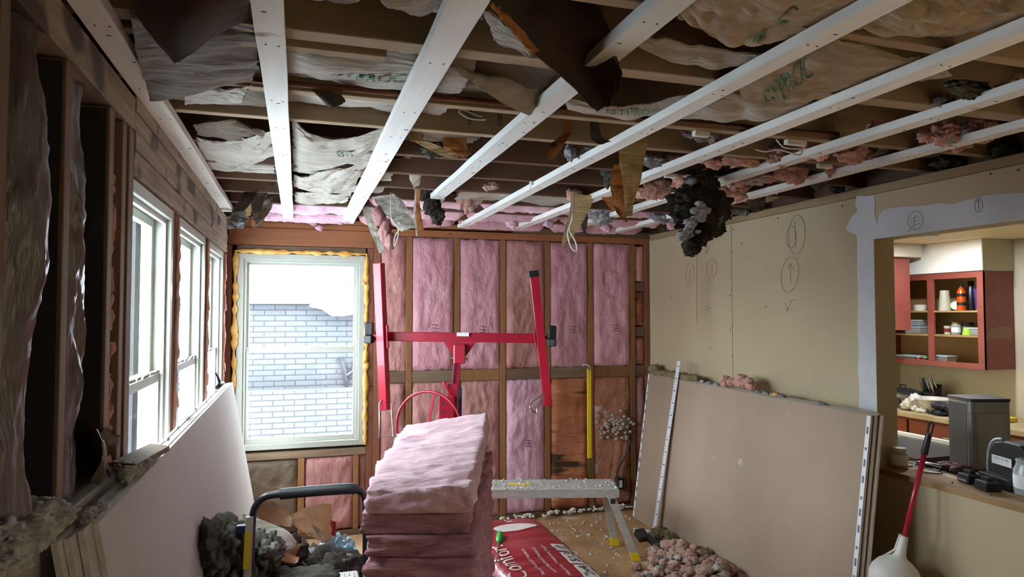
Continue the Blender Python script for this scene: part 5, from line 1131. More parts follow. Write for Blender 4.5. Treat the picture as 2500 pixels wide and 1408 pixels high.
# ---------------------------------------------------------------- step stool with hand rail
ss = empty('step_stool', (.06, 3.0, 0), 'low step ladder with perforated silver platform and black padded hand rail', 'step ladder')
mb = MB(); X0, X1, YA, YZ, ZP_ = -.17, .268, 2.86, 3.14, .60
nx, ny = 20, 13
mb.box(X0, X1, YA, YZ, ZP_-.03, ZP_-.004)
pl_ = build(mb, 'platform_frame', M['dgrey'], parent=ss, bevel=.004)
mb = MB()   # perforated sheet: plate with real holes
dx, dy = (X1-X0-.02)/nx, (YZ-YA-.02)/ny
for i in range(nx):
    for j in range(ny):
        cx, cy = X0+.01+dx*(i+.5), YA+.01+dy*(j+.5); ro = []; ri = []
        for k in range(8):
            t = 2*math.pi*(k+.5)/8; c_, s_ = math.cos(t), math.sin(t); q = 1/max(abs(c_), abs(s_))
            ro.append((cx+c_*q*dx/2, cy+s_*q*dy/2, ZP_)); ri.append((cx+c_*dx*.3, cy+s_*dy*.3, ZP_))
        low = [(x, y, ZP_-.0035) for x, y, z in ri]
        mb.add(ro+ri+low, [(k, (k+1) % 8, 8+(k+1) % 8, 8+k) for k in range(8)]+[(8+k, 8+(k+1) % 8, 16+(k+1) % 8, 16+k) for k in range(8)])
build(mb, 'perforated_plate', M['alu'], parent=ss)
build(MB().box(.02, .12, YZ-.035, YZ-.01, ZP_+.0005, ZP_+.0015) if 0 else MB().hexa([(.03,YA-.002,ZP_-.028),(.13,YA-.002,ZP_-.028),(.13,YA-.004,ZP_-.028),(.03,YA-.004,ZP_-.028)], [(.03,YA-.002,ZP_-.006),(.13,YA-.002,ZP_-.006),(.13,YA-.004,ZP_-.006),(.03,YA-.004,ZP_-.006)]), 'name_sticker', M['paper'], parent=ss)
hL, hR = -.165, .262
pts = [(hL-.01, 2.87, .55), (hL, 2.86, .80), (hL+.005, 2.855, .94), (hL+.015, 2.85, .99), (hL+.045, 2.84, 1.025), (hL+.09, 2.83, 1.035), (hL+.2, 2.80, 1.045), (hR-.07, 2.745, 1.058), (hR-.03, 2.74, 1.05), (hR-.005, 2.735, 1.02), (hR, 2.735, .9), (hR, 2.75, .72), (hR, 2.86, .59)]
rail = build(MB().tube([cr([Vector(p) for p in pts], k/60) for k in range(61)], .0135, 12), 'hand_rail', mat('navy_black_tube', '20242c', .35), parent=ss, smooth=180)
build(MB().tube([cr([Vector(p) for p in pts], k/60) for k in range(26, 39)], .021, 14), 'foam_grip', M['dgrey'], parent=rail, smooth=50)
post = build(MB().bar((hL-.005, 2.845, .955), (hL-.03, 2.83, .0), .028, .02, (1, 0, 0)), 'silver_leg', M['alu'], parent=ss, bevel=.002)
build(MB().bar((hL-.009, 2.833, .90), (hL-.014, 2.829, .76), .024, .002, (1, 0, 0)), 'warning_label', mat('warning_yellow', 'c9b52c', .5), parent=post)
build(MB().bar((hR+.0, 2.83, .58), (hR-.01, 2.80, .0), .028, .02, (1, 0, 0)), 'silver_leg', M['alu'], parent=ss, bevel=.002)
build(MB().bar((hL-.045, 2.87, .90), (hL-.065, 3.2, .0), .03, .022, (1, 0, 0)), 'dark_leg', M['dgrey'], parent=ss, bevel=.002)
build(MB().bar((hR-.02, 3.12, .57), (hR-.02, 3.30, .0), .026, .022, (1, 0, 0)), 'dark_leg', M['dgrey'], parent=ss, bevel=.002)
build(MB().bar((hL-.055, 2.865, .905), (hL+.012, 2.86, .905), .03, .03, (0, 1, 0)), 'hinge_bracket', mat('navy_plastic', '1e2a44', .45), parent=ss, bevel=.004)
build(MB().box(X0+.03, X1-.03, 2.80, 2.86, .30, .325), 'lower_step', M['dgrey'], parent=ss, bevel=.004)
# dark batt slab lying on the platform
dk = cushion([(-.135, 2.875, ZP_+.001), (.165, 2.875, ZP_+.001), (.165, 3.05, ZP_+.001), (-.12, 3.07, ZP_+.001)], .062, 77, bulge=.014, rough=.03, topw=.010)
tag(build(dk, 'dark_batt_slab', M['darkgrey'], smooth=180), 'flat dark grey slab of old insulation lying on the step ladder platform', 'insulation scrap')

# ---------------------------------------------------------------- rubbish heap of old insulation
mb = MB()
for (x, y, z, a, b, c) in [(-.17, 3.02, .20, .10, .2, .22), (-.19, 3.00, .45, .10, .14, .17), (-.23, 2.98, .66, .105, .14, .15), (-.285, 2.93, .82, .09, .12, .12), (-.24, 2.95, .50, .12, .14, .2), (-.20, 3.12, .72, .09, .12, .11), (-.13, 3.05, .74, .08, .12, .08)]:
    mb.blob((x, y, z), (a, b, c), amp=.38, fr=3.2, sub=5, seed=int(z*100))
tag(build(mb, 'dark_batt_bundle', M['darkgrey'], smooth=180), 'tall slumped bundle of dark grey old insulation against the left drywall sheets', 'insulation bundle')
mb = MB()
for (x, y, z, a, b, c) in [(.0, 3.55, .2, .22, .25, .2), (.12, 3.62, .38, .2, .2, .16), (-.10, 3.5, .45, .14, .2, .18), (.30, 3.6, .22, .16, .2, .2), (.18, 3.45, .47, .14, .12, .09), (-.05, 3.42, .62, .10, .10, .07)]:
    mb.blob((x, y, z), (a, b, c), amp=.42, fr=2.6, sub=4, seed=int(z*100+x*10))
tag(build(mb, 'rubbish_heap', M['black'], smooth=180), 'heap of blackened torn insulation behind the step ladder', 'rubbish heap', kind='stuff')
HP = 'torn papers in the rubbish heap'
def scrap(rows, m1, m2, label, seed, nu=24, nv=24, wr=.008, fr=5, jag=.03): return paper(rows, m1, m2, 'torn_kraft_piece', label, 'paper scrap', HP, nu=nu, nv=nv, wr=wr, fr=fr, seed=seed, jag=jag)
scrap([Dp([(590,1250),(640,1265),(700,1290),(728,1320)],3.1), Dp([(590,1285),(650,1300),(700,1315),(722,1335)],3.05), Dp([(600,1330),(650,1330),(690,1330),(700,1345)],3.0)], M['kraft'], M['tar'], 'dark greyish paper sheet draped across the rubbish heap behind the hand rail', 81, fr=4)
scrap([Dp([(640,1215),(670,1225),(708,1252)],3.8), Dp([(625,1240),(665,1262),(715,1268)],3.75), Dp([(640,1270),(670,1280),(712,1285)],3.7)], M['brownp'], M['tar'], 'brown paper piece with a ragged top standing behind the hand rail corner', 82)
scrap([Dp([(708,1256),(750,1235),(810,1225)],3.85), Dp([(712,1280),(760,1275),(812,1275)],3.8), Dp([(760,1305),(790,1320),(805,1325)],3.72)], M['brownp'], M['kraft'], 'large brown paper leaf spread open at the right of the rubbish heap', 83)
scrap([Dp([(570,1270),(585,1280)],3.0), Dp([(562,1300),(600,1300)],2.97), Dp([(575,1322),(618,1325)],2.95)], M['tar'], M['tar'], 'orange brown paper tongue left of the silver leg', 84, nu=14)
scrap([Dp([(622,1320),(660,1332),(700,1345),(735,1360)],2.98), Dp([(625,1345),(660,1358),(700,1370),(728,1372)],2.93)], M['tar'], M['tar'], 'speckled orange paper band low across the rubbish heap', 85, fr=8)
scrap([Dp([(700,1325),(735,1320)],3.1), Dp([(690,1345),(722,1350)],3.05), Dp([(688,1365),(722,1370)],3.0)], M['brownp'], M['krafts'], 'crumpled brown paper knot above the dark slab', 86, wr=.018)
scrap([Dp([(760,1278),(782,1290)],3.6), Dp([(770,1295),(792,1305)],3.58), Dp([(775,1305),(795,1310)],3.56)], M['krafts'], M['kraft'], 'small curled grey paper at the right of the rubbish heap', 87, nu=14, nv=14)
scrap([Dp([(835,1368),(880,1362)],3.7), Dp([(835,1380),(885,1372)],3.65)], M['tan'], M['kraft'], 'tan paper scrap on the floor beside the plastic bag', 88, nu=14, nv=8)
bgp = empty('plastic_bag', (.36, 3.85, 0), 'crumpled pale blue and white plastic bag behind the rubbish heap', 'bag')
mb = MB()
for (u, v, d, a) in [(812,1330,3.85,26), (835,1345,3.85,30), (850,1365,3.8,28), (820,1365,3.8,30), (840,1400,3.8,40)]:
    r = a*d/FPX; mb.blob(dep(u, v, d), (r, .07, r*1.1), amp=.45, fr=2.2, sub=4, seed=u, oc=3)
build(mb, 'bag_film', M['bagclear'], parent=bgp, smooth=30)
mb = MB().blob(dep(848,1345,3.76), (.035, .02, .03), amp=.3, sub=3, seed=2).blob(dep(862,1358,3.75), (.03, .02, .016), amp=.3, sub=3, seed=6)
build(mb, 'blue_print', mat('blue_bag_print', '3b86a8', .5), parent=bgp, smooth=60)
mb = MB().grid(lambda u, v: dep(806+14*u, 1268+36*v+6*u, 3.8-.02*math.sin(u*3)), 6, 10)
tag(build(mb, 'red_film_scrap', M['bagred'], smooth=60), 'small upright scrap of red plastic film behind the rubbish heap', 'plastic scrap')

# ---------------------------------------------------------------- yellow bar, outlet, drill, floor debris
yb0 = empty('hanging_pry_bar', (1.98, 5.475, .5), 'long yellow bar with hooked steel claw leaning on the back wall blocking', 'bar')
a, b = at(1438, 900, 'Y', 5.475), at(1439, 1118, 'Y', 5.475)
build(MB().bar(a, b, .036, .018, (1, 0, 0)), 'shaft', M['yellow'], parent=yb0, bevel=.003)
build(MB().bar(b, at(1442, 1168, 'Y', 5.475), .030, .016, (1, 0, 0)), 'worn_end', mat('worn_dark_yellow', '5c5322', .6), parent=yb0, bevel=.003)
h = [at(u, v, 'Y', y_) for u, v, y_ in [(1438,905,5.475),(1441,896,5.48),(1436,891,5.50),(1426,890,5.53),(1420,893,5.545)]]
build(MB().tube(h, [.014, .014, .012, .009, .004], 8), 'claw', M['chrome'], parent=yb0, smooth=60)
ob = empty('outlet_box', (2.62, 5.5, .3), 'open black electrical box with dangling cable low in the back wall', 'outlet box')
c = at(1515, 1180, 'Y', 5.46); mb = MB()
for q in [(-.035,.035,-.05,-.046),(-.035,.035,.046,.05),(-.035,-.031,-.046,.046),(.031,.035,-.046,.046)]: mb.box(c.x+q[0], c.x+q[1], 5.44, 5.50, c.z+q[2], c.z+q[3])
mb.box(c.x-.031, c.x+.031, 5.49, 5.50, c.z-.046, c.z+.046)
build(mb, 'box_shell', M['dgrey'], parent=ob)
ps = [at(u, v, 'Y', 5.44) for u, v in [(1538,1072),(1532,1100),(1520,1125),(1508,1145),(1507,1168)]]
build(MB().tube([cr(ps, k/24) for k in range(25)], .007, 8), 'black_cable', M['blackp'], parent=ob, smooth=180)
build(MB().box(c.x-.02, c.x+.016, 5.45, 5.47, c.z-.035, c.z+.03), 'receptacle', M['white'], parent=ob, bevel=.004)
dr = empty('cordless_tool', (2.55, 4.40, 0), 'dusty black cordless tool lying on the floor beside the pink debris', 'power tool')
p = Vector((2.47, 4.42, .07))
build(MB().bar(p, p+Vector((.14, -.12, .015)), .07, .07), 'motor_body', M['dgrey'], parent=dr, bevel=.012)
build(MB().bar(p+Vector((.13, -.11, .015)), p+Vector((.19, -.16, .02)), .05, .05), 'nose', M['blackp'], parent=dr, bevel=.012)
build(MB().bar(p+Vector((.01, .0, .0)), p+Vector((-.02, .10, .05)), .045, .04), 'grip', M['blackp'], parent=dr, bevel=.01)
build(MB().bar(p+Vector((-.05, .06, .03)), p+Vector((-.06, .14, .07)), .08, .05), 'battery', M['dgrey'], parent=dr, bevel=.006)
rr = random.Random(21); S = []
for _ in range(230):
    t = rr.random(); c = (2.48+.20*rr.random()*t+.13*rr.gauss(0, 1), 3.66+.55*rr.random(), 0); z = .02+.16*rr.random()*(1-abs(c[0]-2.50)/.5)
    S.append(((min(c[0], 2.66), c[1], max(.015, z)), .020+.022*rr.random()))
fluff('floor_fluff_heap', S, mat('dusty_pink_fluff', 'bd9a8c', .95, '9a7868', ns=14, bump=1, bs=34, bdist=.012, spots=('b5aca6', 11, .56)), 'heap of torn pinkish grey insulation on the floor before the right drywall stack', 500, sub=3, kind='stuff', amp=.7, jag=.6)
fluff('grey_wool_clump', [((2.62, 4.62, .07), (.07, .06, .06)), ((2.65, 4.52, .05), (.05, .05, .05))], M['mineral'], 'greyish wool clump behind the dusty cordless tool', 610, sub=4)
fluff('grey_crumb_patch', [((at(1495+20*rr.gauss(0, 1), 1040+16*rr.gauss(0, 1), 'Y', 5.50)-Vector((0, .01*rr.random(), 0))), (.018, .012, .014)) for _ in range(60)], mat('dusty_tan_crumbs', 'a89a90', .95), 'grey white crumbs stuck on the dusty orange batt by the drywall corner', 1200, sub=2, kind='stuff')
S = [((1.75+rr.random()*.95, 3.5+rr.random()*1.9, .004), (.006+.018*rr.random()**2, .006+.018*rr.random()**2, .004+.006*rr.random())) for _ in range(190)]
fluff('floor_crumbs', S, M['crumb'], 'pale insulation crumbs scattered over the plywood floor', 700, sub=1, kind='stuff')
S = [((1.62+rr.random()*1.2, 5.46+.06*rr.random(), .03+.02*rr.random()), (.010+.03*rr.random()**2, .012, .006+.012*rr.random()**2)) for _ in range(60)]
fluff('plate_crumbs', S, M['crumb'], 'white fluff along the foot of the back wall', 900, sub=2, kind='stuff')

# ---------------------------------------------------------------- red handled tool leaning on the low wall
bt = empty('long_handled_dustpan', (2.85, 2.62, 0), 'white plastic scoop with long red handle leaning on the low wall', 'long handled scoop')
a = at(2275, 1030, 'X', 3.00); b = at(2206, 1318, 'X', 2.86); g = a.lerp(b, .27)
build(MB().tube([g, b], .0125, 14), 'red_pole', M['red'], parent=bt, smooth=180)
d = (a-g); e = g+d*.62; q = Vector((0, 1, 0))
build(MB().tube([g+(b-g)*.01, g, e], [.013, .016, .014], 12), 'grip', M['blackp'], parent=bt, smooth=60)
nn = d.normalized(); sidev = nn.cross(Vector((1, 0, 0))).normalized()
build(MB().tube([e-nn*.005, e+sidev*.012+nn*.01, a+sidev*.012-nn*.01, a, a-sidev*.012-nn*.01, e-sidev*.012+nn*.01], .005, 8, closed=True), 'hang_loop', M['blackp'], parent=bt, smooth=60)
dn = (b-a).normalized(); e0 = b-dn*.02
hp = [(.017, 0), (.019, .02), (.022, .06), (.026, .09), (.034, .105), (.058, .118), (.088, .14), (.108, .17), (.115, .21), (.105, .26), (.09, .30), (.0001, .305)]
build(MB().lathe(hp, e0, dn, 28, wob=lambda an, z: 1+.10*math.cos(2*an)*(z > .15)), 'scoop_head', M['white'], parent=bt, smooth=180)
build(MB().tube([e0+dn*.0+sidev*.025, e0+dn*.08+sidev*.033, e0+dn*.11+sidev*.06, e0+dn*.15+sidev*.10, e0+dn*.24+sidev*.12], .006, 8), 'scoop_rim', M['white'], parent=bt, smooth=180)
# ================================================================ THE KITCHEN BEYOND THE OPENING
KX = 5.27; KZ = 2.31
kw = mat('kitchen_wall_paint', 'c6c0ac', .8, 'beb8a4', ns=2, rnd=0)
box('wall_kitchen', (KX, KX+.1, .3, 4.9, 0, JT), kw, bevel=0, kind='structure')
mb = MB(); mb.box(XR+.142, 3.25, 4.9, 5.0, 0, JT); mb.box(4.05, KX+.1, 4.9, 5.0, 0, JT); mb.box(3.25, 4.05, 4.9, 5.0, 0, .95); mb.box(3.25, 4.05, 4.9, 5.0, 2.28, JT)
build(mb, 'wall_kitchen_back', kw, kind='structure')
mb = MB(); mb.box(XR+.142, KX+.1, .3, .4, 0, JT)
build(mb, 'wall_kitchen_front', kw, kind='structure')
box('ceiling_kitchen', (XR+.142, KX, .4, 4.9, KZ, KZ+.04), mat('kitchen_ceiling', 'cfc39e', .8), bevel=0, kind='structure')
box('wall_house_side', (KX+.1, KX+.15, -3.1, YB+.3, -.1, JT), kw, bevel=0, kind='structure')
# soffits
YS = 3.84
sf = box('trim_5', (4.94, KX-.001, YS, 4.899, 2.068, KZ-.001), mat('soffit_white', 'f0f2ee', .8), kind='structure')
box('trim_6', (4.945, KX-.001, YS-.004, YS-.0005, 2.069, KZ-.002), kw, bevel=0, kind='structure')  # thin darker facing: the soffit end's shade is put into its colour
xl = at(2250, 600, 'Y', 4.30)
box('trim_7', (4.06, xl.x, 4.30, 4.899, 2.20, KZ-.001), kw, kind='structure')
RP = at(2264, 577, 'Z', KZ-.005)
kl = bpy.data.lights.new('kitchen_ceiling_lamp', 'AREA'); kl.shape = 'DISK'; kl.size = .10; kl.energy = 4.5; kl.color = (.94, .97, 1.0)
klo = bpy.data.objects.new('kitchen_ceiling_lamp', kl); COL.objects.link(klo); klo.location = (RP.x, RP.y, KZ-.012)
tag(build(MB().lathe([(.055, 0), (.07, .002), (.07, .008), (.055, .008)], (RP.x, RP.y, KZ-.009), (0, 0, 1), 28), 'ceiling_fixture_ring', M['vinyl'], smooth=40), 'pale round fixture ring on the kitchen ceiling', 'ceiling ring')
# wall cabinet
zb, zt_ = 1.312, 2.062; CX = 4.955
cb_ = empty('wall_cabinet', (5.1, 4.3, zb), 'doorless brick red kitchen wall cabinet with open shelves', 'wall cabinet')
def kp(nm, b, m='cab', **k): return build(MB().box(*b), nm, M[m], parent=cb_, bevel=.0015, **k)
YC0, YC1 = 3.845, 4.895
kp('side_panel', (CX, KX-.002, YC0, YC0+.02, zb, zt_)); kp('side_panel', (CX+.02, KX-.002, YC1-.02, YC1, zb, zt_))
kp('back_panel', (KX-.012, KX-.002, YC0+.02, YC1-.02, zb, zt_), 'cabin')
kp('top_rail', (CX, CX+.02, YC0+.05, YC1, zt_-.045, zt_)); kp('bottom_rail', (CX, CX+.02, YC0+.05, YC1, zb, zb+.045))
kp('face_stile', (CX-.003, CX+.02, YC0+.0, YC0+.05, zb-.0, zt_)); 
ym = at(2272, 780, 'X', CX).y
kp('center_stile', (CX-.001, CX+.02, ym-.028, ym+.028, zb+.045, zt_-.045))
ZS = [zb+.03, at(2330, 818, 'X', CX).z, at(2330, 758, 'X', CX).z]
for z, nm in zip(ZS, ['bottom_shelf', 'shelf', 'shelf']): kp(nm, (CX+.022 if nm == 'bottom_shelf' else CX+.004, KX-.013, YC0+.021, YC1-.021, z-.014, z), 'cabin')
# worn patch
mb = MB()
for (a, b, c, d) in [(2410, 795, 2480, 825), (2415, 812, 2470, 832)]:
    p, q = at(a, b, 'Y', YC0-.001), at(c, d, 'Y', YC0-.001); mb.add([(p.x, YC0-.001, q.z), (q.x, YC0-.001, q.z), (q.x-.01, YC0-.001, p.z+.006), (p.x+.01, YC0-.001, p.z)], [(0,1,2,3)])
build(MB().prism([(5.0, YC0-.0015, 1.545), (5.22, YC0-.0015, 1.54), (5.25, YC0-.0015, 1.58), (5.24, YC0-.0015, 1.63), (5.14, YC0-.0015, 1.645), (5.03, YC0-.0015, 1.62), (4.99, YC0-.0015, 1.59)], (0, .001, 0)), 'worn_patch', mat('worn_paint', '8f7462', .8), parent=cb_)
c2 = empty('corner_cabinet', (4.2, 4.6, 1.6), 'dark red end of a neighbouring wall cabinet left of the open shelves', 'wall cabinet')
xr_ = at(2222, 700, 'Y', 4.36).x; zz = at(2200, 806, 'Y', 4.36).z
build(MB().box(4.06, xr_, 4.36, 4.38, zz, 2.198), 'end_panel', M['cab'], parent=c2, bevel=.002)
build(MB().box(4.06, xr_-.002, 4.381, 4.898, zz-.0, 2.198), 'cabinet_body', M['cab'], parent=c2, bevel=.002)
# items on the shelves (grouped as things)
def YX(u, x=5.06): return at(u, 760, 'X', x).y
def item(name, label, cat, y, z, parts, x=5.06, group='things on the open kitchen shelves', h=None):
    o = empty(name, (x, y, z), label, cat, group)
    for nm, prof, m, *r in parts: build(MB().lathe(prof, (x, y, z+.001), (0, 0, 1), 20), nm, M[m] if m in M else m, parent=o, smooth=40)
    return o
orange = mat('orange_metal', 'd4581c', .3, metal=.4); dark = mat('black_bottle', '16161a', .35); purple = mat('violet_metal', '5a4a9a', .3, metal=.5); lime = mat('lime_plastic', '9ec44a', .5)
frost = mat('frosted_plastic', 'b9b8a8', .4); creamc = mat('white_ceramic', 'd8d6cc', .35)
item('white_bowl', 'white ramekin bowl on the top kitchen shelf left of the stile', 'bowl', YX(2246), ZS[2], [('bowl', [(.045,0),(.055,.05),(.058,.052),(.052,.052),(.042,.006),(.0001,.006)], creamc)])
item('measuring_cup', 'frosted tall measuring cup on the top kitchen shelf', 'cup', YX(2307), ZS[2], [('cup_body', [(.046,0),(.046,.005),(.034,.165),(.032,.165),(.0001,.165)], frost)])
j = item('orange_bottle', 'orange metal water bottle with black marks on the top kitchen shelf', 'bottle', YX(2348, 5.02), ZS[2], [('bottle_body', [(.03,0),(.032,.01),(.032,.15),(.018,.175),(.012,.185),(.0001,.185)], orange), ('cap', [(.013,.186),(.013,.2),(.008,.205),(.0001,.205)], 'blackp'), ('black_band', [(.0325,.04),(.0326,.065)], 'blackp'), ('black_band', [(.0325,.11),(.0326,.135)], 'blackp')], x=5.02)
item('black_flask', 'tall matt black flask behind the violet tumbler', 'bottle', YX(2372, 5.10), ZS[2], [('flask_body', [(.033,0),(.035,.01),(.035,.17),(.022,.195),(.022,.23),(.019,.235),(.0001,.235)], dark)], x=5.10)
item('violet_tumbler', 'violet metal tumbler with black lid at the right of the top shelf', 'tumbler', YX(2391, 5.01), ZS[2], [('tumbler_base', [(.026,0),(.026,.018)], 'chrome'), ('tumbler_body', [(.026,.019),(.036,.165),(.0001,.165)], purple), ('lid', [(.036,.166),(.037,.182),(.028,.19),(.0001,.19)], 'blackp')], x=5.01)
mg = empty('white_mug', (5.12, YX(2331, 5.12), ZS[2]), 'white cup lying with its round mouth showing beside the orange bottle', 'mug', 'things on the open kitchen shelves')
mc = Vector((5.06, YX(2332, 5.06), ZS[2]+.042)); build(MB().lathe([(.026,.0),(.030,-.004),(.033,-.004),(.035,0),(.033,.06),(.0001,.06)], mc, (.8, .3, .05), 24), 'cup_body', creamc, parent=mg, smooth=40)
def tubbox(name, label, y, z, l, w_, h, lidm, x=5.05, body='clear'):
    o = empty(name, (x, y, z), label, 'container', 'things on the open kitchen shelves')
    build(MB().hexa([(x-w_*.42,y-l*.42,z+.001),(x+w_*.42,y-l*.42,z+.001),(x+w_*.42,y+l*.42,z+.001),(x-w_*.42,y+l*.42,z+.001)], [(x-w_/2,y-l/2,z+h),(x+w_/2,y-l/2,z+h),(x+w_/2,y+l/2,z+h),(x-w_/2,y+l/2,z+h)]), 'tub', M[body], parent=o, bevel=.004)
    build(MB().box(x-w_*.53, x+w_*.53, y-l*.53, y+l*.53, z+h+.001, z+h+.012), 'lid', lidm, parent=o, bevel=.003)
    return o
bluel = mat('pale_blue_lid', 'a7bccb', .4)
tubbox('food_container', 'lower clear food container with pale blue lid left of the stile, middle shelf', YX(2240), ZS[1], .16, .12, .05, bluel)
tubbox('food_container', 'upper clear food container balanced on the other, middle shelf', YX(2244), ZS[1]+.066, .12, .10, .04, bluel)
tubbox('food_container', 'clear food container at the right end of the middle shelf', YX(2388), ZS[1], .13, .11, .05, bluel)
tubbox('food_container', 'flat clear food dish right of the stile, bottom shelf', YX(2305), ZS[0], .15, .12, .045, bluel)
tubbox('food_container', 'stack of pale lids left of the stile, bottom shelf', YX(2225), ZS[0], .20, .14, .03, bluel)
for k, (u, cn, m) in enumerate([(2241, 'orange', orange), (2256, 'violet', purple)]):
    item('snack_cup', f'tiny {cn} lidded cup on the bottom shelf left of the stile', 'cup', YX(u, 4.99), ZS[0], [('cup_body', [(.014,0),(.018,.028),(.0001,.028)], m), ('lid', [(.020,.029),(.020,.036),(.0001,.036)], lime if k else bluel)], x=4.99)
item('jam_jar', 'glass jar with gold lid on the middle kitchen shelf', 'jar', YX(2333), ZS[1], [('glass_body', [(.032,0),(.034,.01),(.034,.075),(.028,.085),(.0001,.085)], 'clear'), ('lid', [(.029,.086),(.029,.1),(.0001,.1)], mat('gold_lid', 'a08a4a', .35, metal=.6)), ('paper_label', [(.0345,.02),(.0346,.06)], 'paper')])
item('printed_mug', 'small printed glass mug left of the gold lidded jar', 'mug', YX(2312), ZS[1], [('mug_body', [(.024,0),(.026,.07),(.024,.07),(.022,.004),(.0001,.004)], frost), ('print_band', [(.0262,.02),(.0268,.05)], mat('dark_red_print', '7c2a2a', .5))])
item('dark_jar', 'dark capped blender jar behind the lime cup', 'jar', YX(2362, 5.12), ZS[1], [('jar_body', [(.036,0),(.040,.07),(.0001,.07)], 'clear'), ('cap', [(.042,.071),(.040,.1),(.0001,.1)], 'dgrey')], x=5.12)
item('lime_cup', 'lime green cup with handle on the middle kitchen shelf', 'cup', YX(2360, 5.0), ZS[1], [('cup_body', [(.034,0),(.033,.02),(.024,.055),(.0001,.056)], lime)], x=5.0)
item('syrup_bottle', 'small clear bottle with white cap and label at the right of the bottom shelf', 'bottle', YX(2399, 5.0), ZS[0], [('bottle_body', [(.016,0),(.017,.08),(.010,.1),(.0001,.1)], 'clear'), ('cap', [(.009,.101),(.009,.116),(.0001,.116)], 'white'), ('paper_label', [(.0175,.02),(.0176,.075)], 'paper')], x=5.0)
# counter and drawers
c3 = empty('base_cabinet', (4.98, 4.0, 0), 'old kitchen base cabinet with worn wooden drawer under the far counter', 'base cabinet')
build(MB().box(4.72, KX-.003, 2.2, 4.89, 0, .905), 'carcass', M['oldwood'], parent=c3, bevel=.002)
for (ya, yb_) in [(2.9, 3.6), (3.62, 4.3), (4.32, 4.87)]:
    dw = build(MB().box(4.70, 4.719, ya, yb_, .735, .885), 'drawer', M['oldwood'], parent=c3, bevel=.006)
    yc = (ya+yb_)/2; build(MB().tube([(4.699, yc-.04, .80), (4.68, yc-.03, .795), (4.68, yc+.03, .795), (4.699, yc+.04, .80)], .005, 8), 'handle', M['chrome'], parent=dw, smooth=60)
    build(MB().box(4.70, 4.719, ya, yb_, .12, .72), 'door', M['oldwood'], parent=c3, bevel=.006)
tag(build(MB().box(4.68, KX-.003, 2.18, 4.895, .906, .945), 'counter_top', M['counter'], bevel=.004), 'worn pale countertop along the far kitchen wall', 'countertop')
tag(build(MB().box(KX-.02, KX-.003, 2.18, 3.7, .946, 1.03), 'backsplash_strip', M['oldwood'], bevel=.003), 'brown wooden backsplash strip behind the worn counter', 'trim strip')
# stove
stv = empty('cooktop_range', (3.85, 3.5, 0), 'black topped kitchen appliance with white edge standing behind the low wall', 'stove')
build(MB().box(3.56, 4.12, 3.20, 3.95, 0, .83), 'body', M['blackp'], parent=stv, bevel=.004)
build(MB().box(3.55, 4.12, 3.19, 3.96, .831, .872), 'black_top', mat('dusty_black_top', '3a3d42', .35, '26282c', ns=12, rnd=0), parent=stv, bevel=.003)
build(MB().box(4.121, 4.15, 3.19, 3.96, .80, .895), 'white_edge', M['white'], parent=stv, bevel=.003)
# things on the far counter
CZ = .946
def cx_(u, v, x): return at(u, v, 'X', x)
sc = empty('slow_cooker', (4.95, 4.72, CZ), 'silver slow cooker with dark lid on the far counter', 'slow cooker')
y = cx_(2205, 960, 4.95).y; y = min(y, 4.72)
build(MB().lathe([(.11,0),(.125,.02),(.13,.11),(.128,.12),(.0001,.12)], (4.95, y, CZ+.001), (0, 0, 1), 32), 'cooker_body', M['steel'], parent=sc, smooth=40)
lid_ = build(MB().lathe([(.138,.121),(.138,.131),(.08,.15),(.0001,.158)], (4.95, y, CZ+.001), (0, 0, 1), 32), 'lid', M['dgrey'], parent=sc, smooth=50)
build(MB().tube([(4.95, y-.03, CZ+.155), (4.95, y-.025, CZ+.185), (4.95, y+.025, CZ+.185), (4.95, y+.03, CZ+.155)], .006, 8), 'lid_handle', M['blackp'], parent=lid_, smooth=60)
build(MB().lathe([(.0001,0),(.028,0),(.026,.018),(.0001,.018)], (4.95-.118, y-.05, CZ+.06), (-1, -.35, 0), 20), 'dial', M['blackp'], parent=sc, smooth=40)
kb_ = empty('knife_block', (5.08, 4.40, CZ), 'black knife block with silver handled knives on the far counter', 'knife block')
y = cx_(2262, 930, 5.05).y
build(MB().hexa([(5.0,y-.06,CZ+.001),(5.14,y-.06,CZ+.001),(5.14,y+.06,CZ+.001),(5.0,y+.06,CZ+.001)], [(5.05,y-.06,CZ+.12),(5.15,y-.06,CZ+.20),(5.15,y+.06,CZ+.20),(5.05,y+.06,CZ+.12)]), 'block', M['blackp'], parent=kb_, bevel=.004)
for k in range(6):
    yy = y-.045+.03*(k % 4); xx = 5.07+.035*(k//4); zz_ = CZ+.14+.03*(k//4)
    build(MB().tube([(xx, yy, zz_), (xx-.025, yy, zz_+.055), (xx-.04, yy, zz_+.11)], [.009, .010, .007], 8), 'knife_handle', M['blackp'] if k == 2 else M['chrome'], parent=kb_, smooth=60)
y = cx_(2272, 1000, 4.88).y
bw = item('mixing_bowl', 'large white fluted plastic bowl on the far counter', 'bowl', y, CZ, [('bowl', [(.07,0),(.08,.006),(.115,.07),(.13,.10),(.15,.105),(.15,.11),(.128,.108),(.105,.07),(.07,.012),(.0001,.010)], 'white')], x=4.90, group=None)
mb = MB()
for (u, v, a) in [(2222,985,14),(2235,975,14),(2238,995,12),(2250,1002,10),(2212,990,9)]: mb.blob(cx_(u, v, 4.80)+Vector((0,0,.0)), (a/FPX*5.4*1.1, .05, a/FPX*5.4), amp=.45, fr=2.4, sub=3, seed=u)
for v in mb.v: v.z = max(v.z, CZ+.002)
tag(build(mb, 'white_cloth', mat('white_rag', 'd5d5d2', .9), smooth=180), 'crumpled white rag hanging before the fluted bowl', 'cloth')
mb = MB()
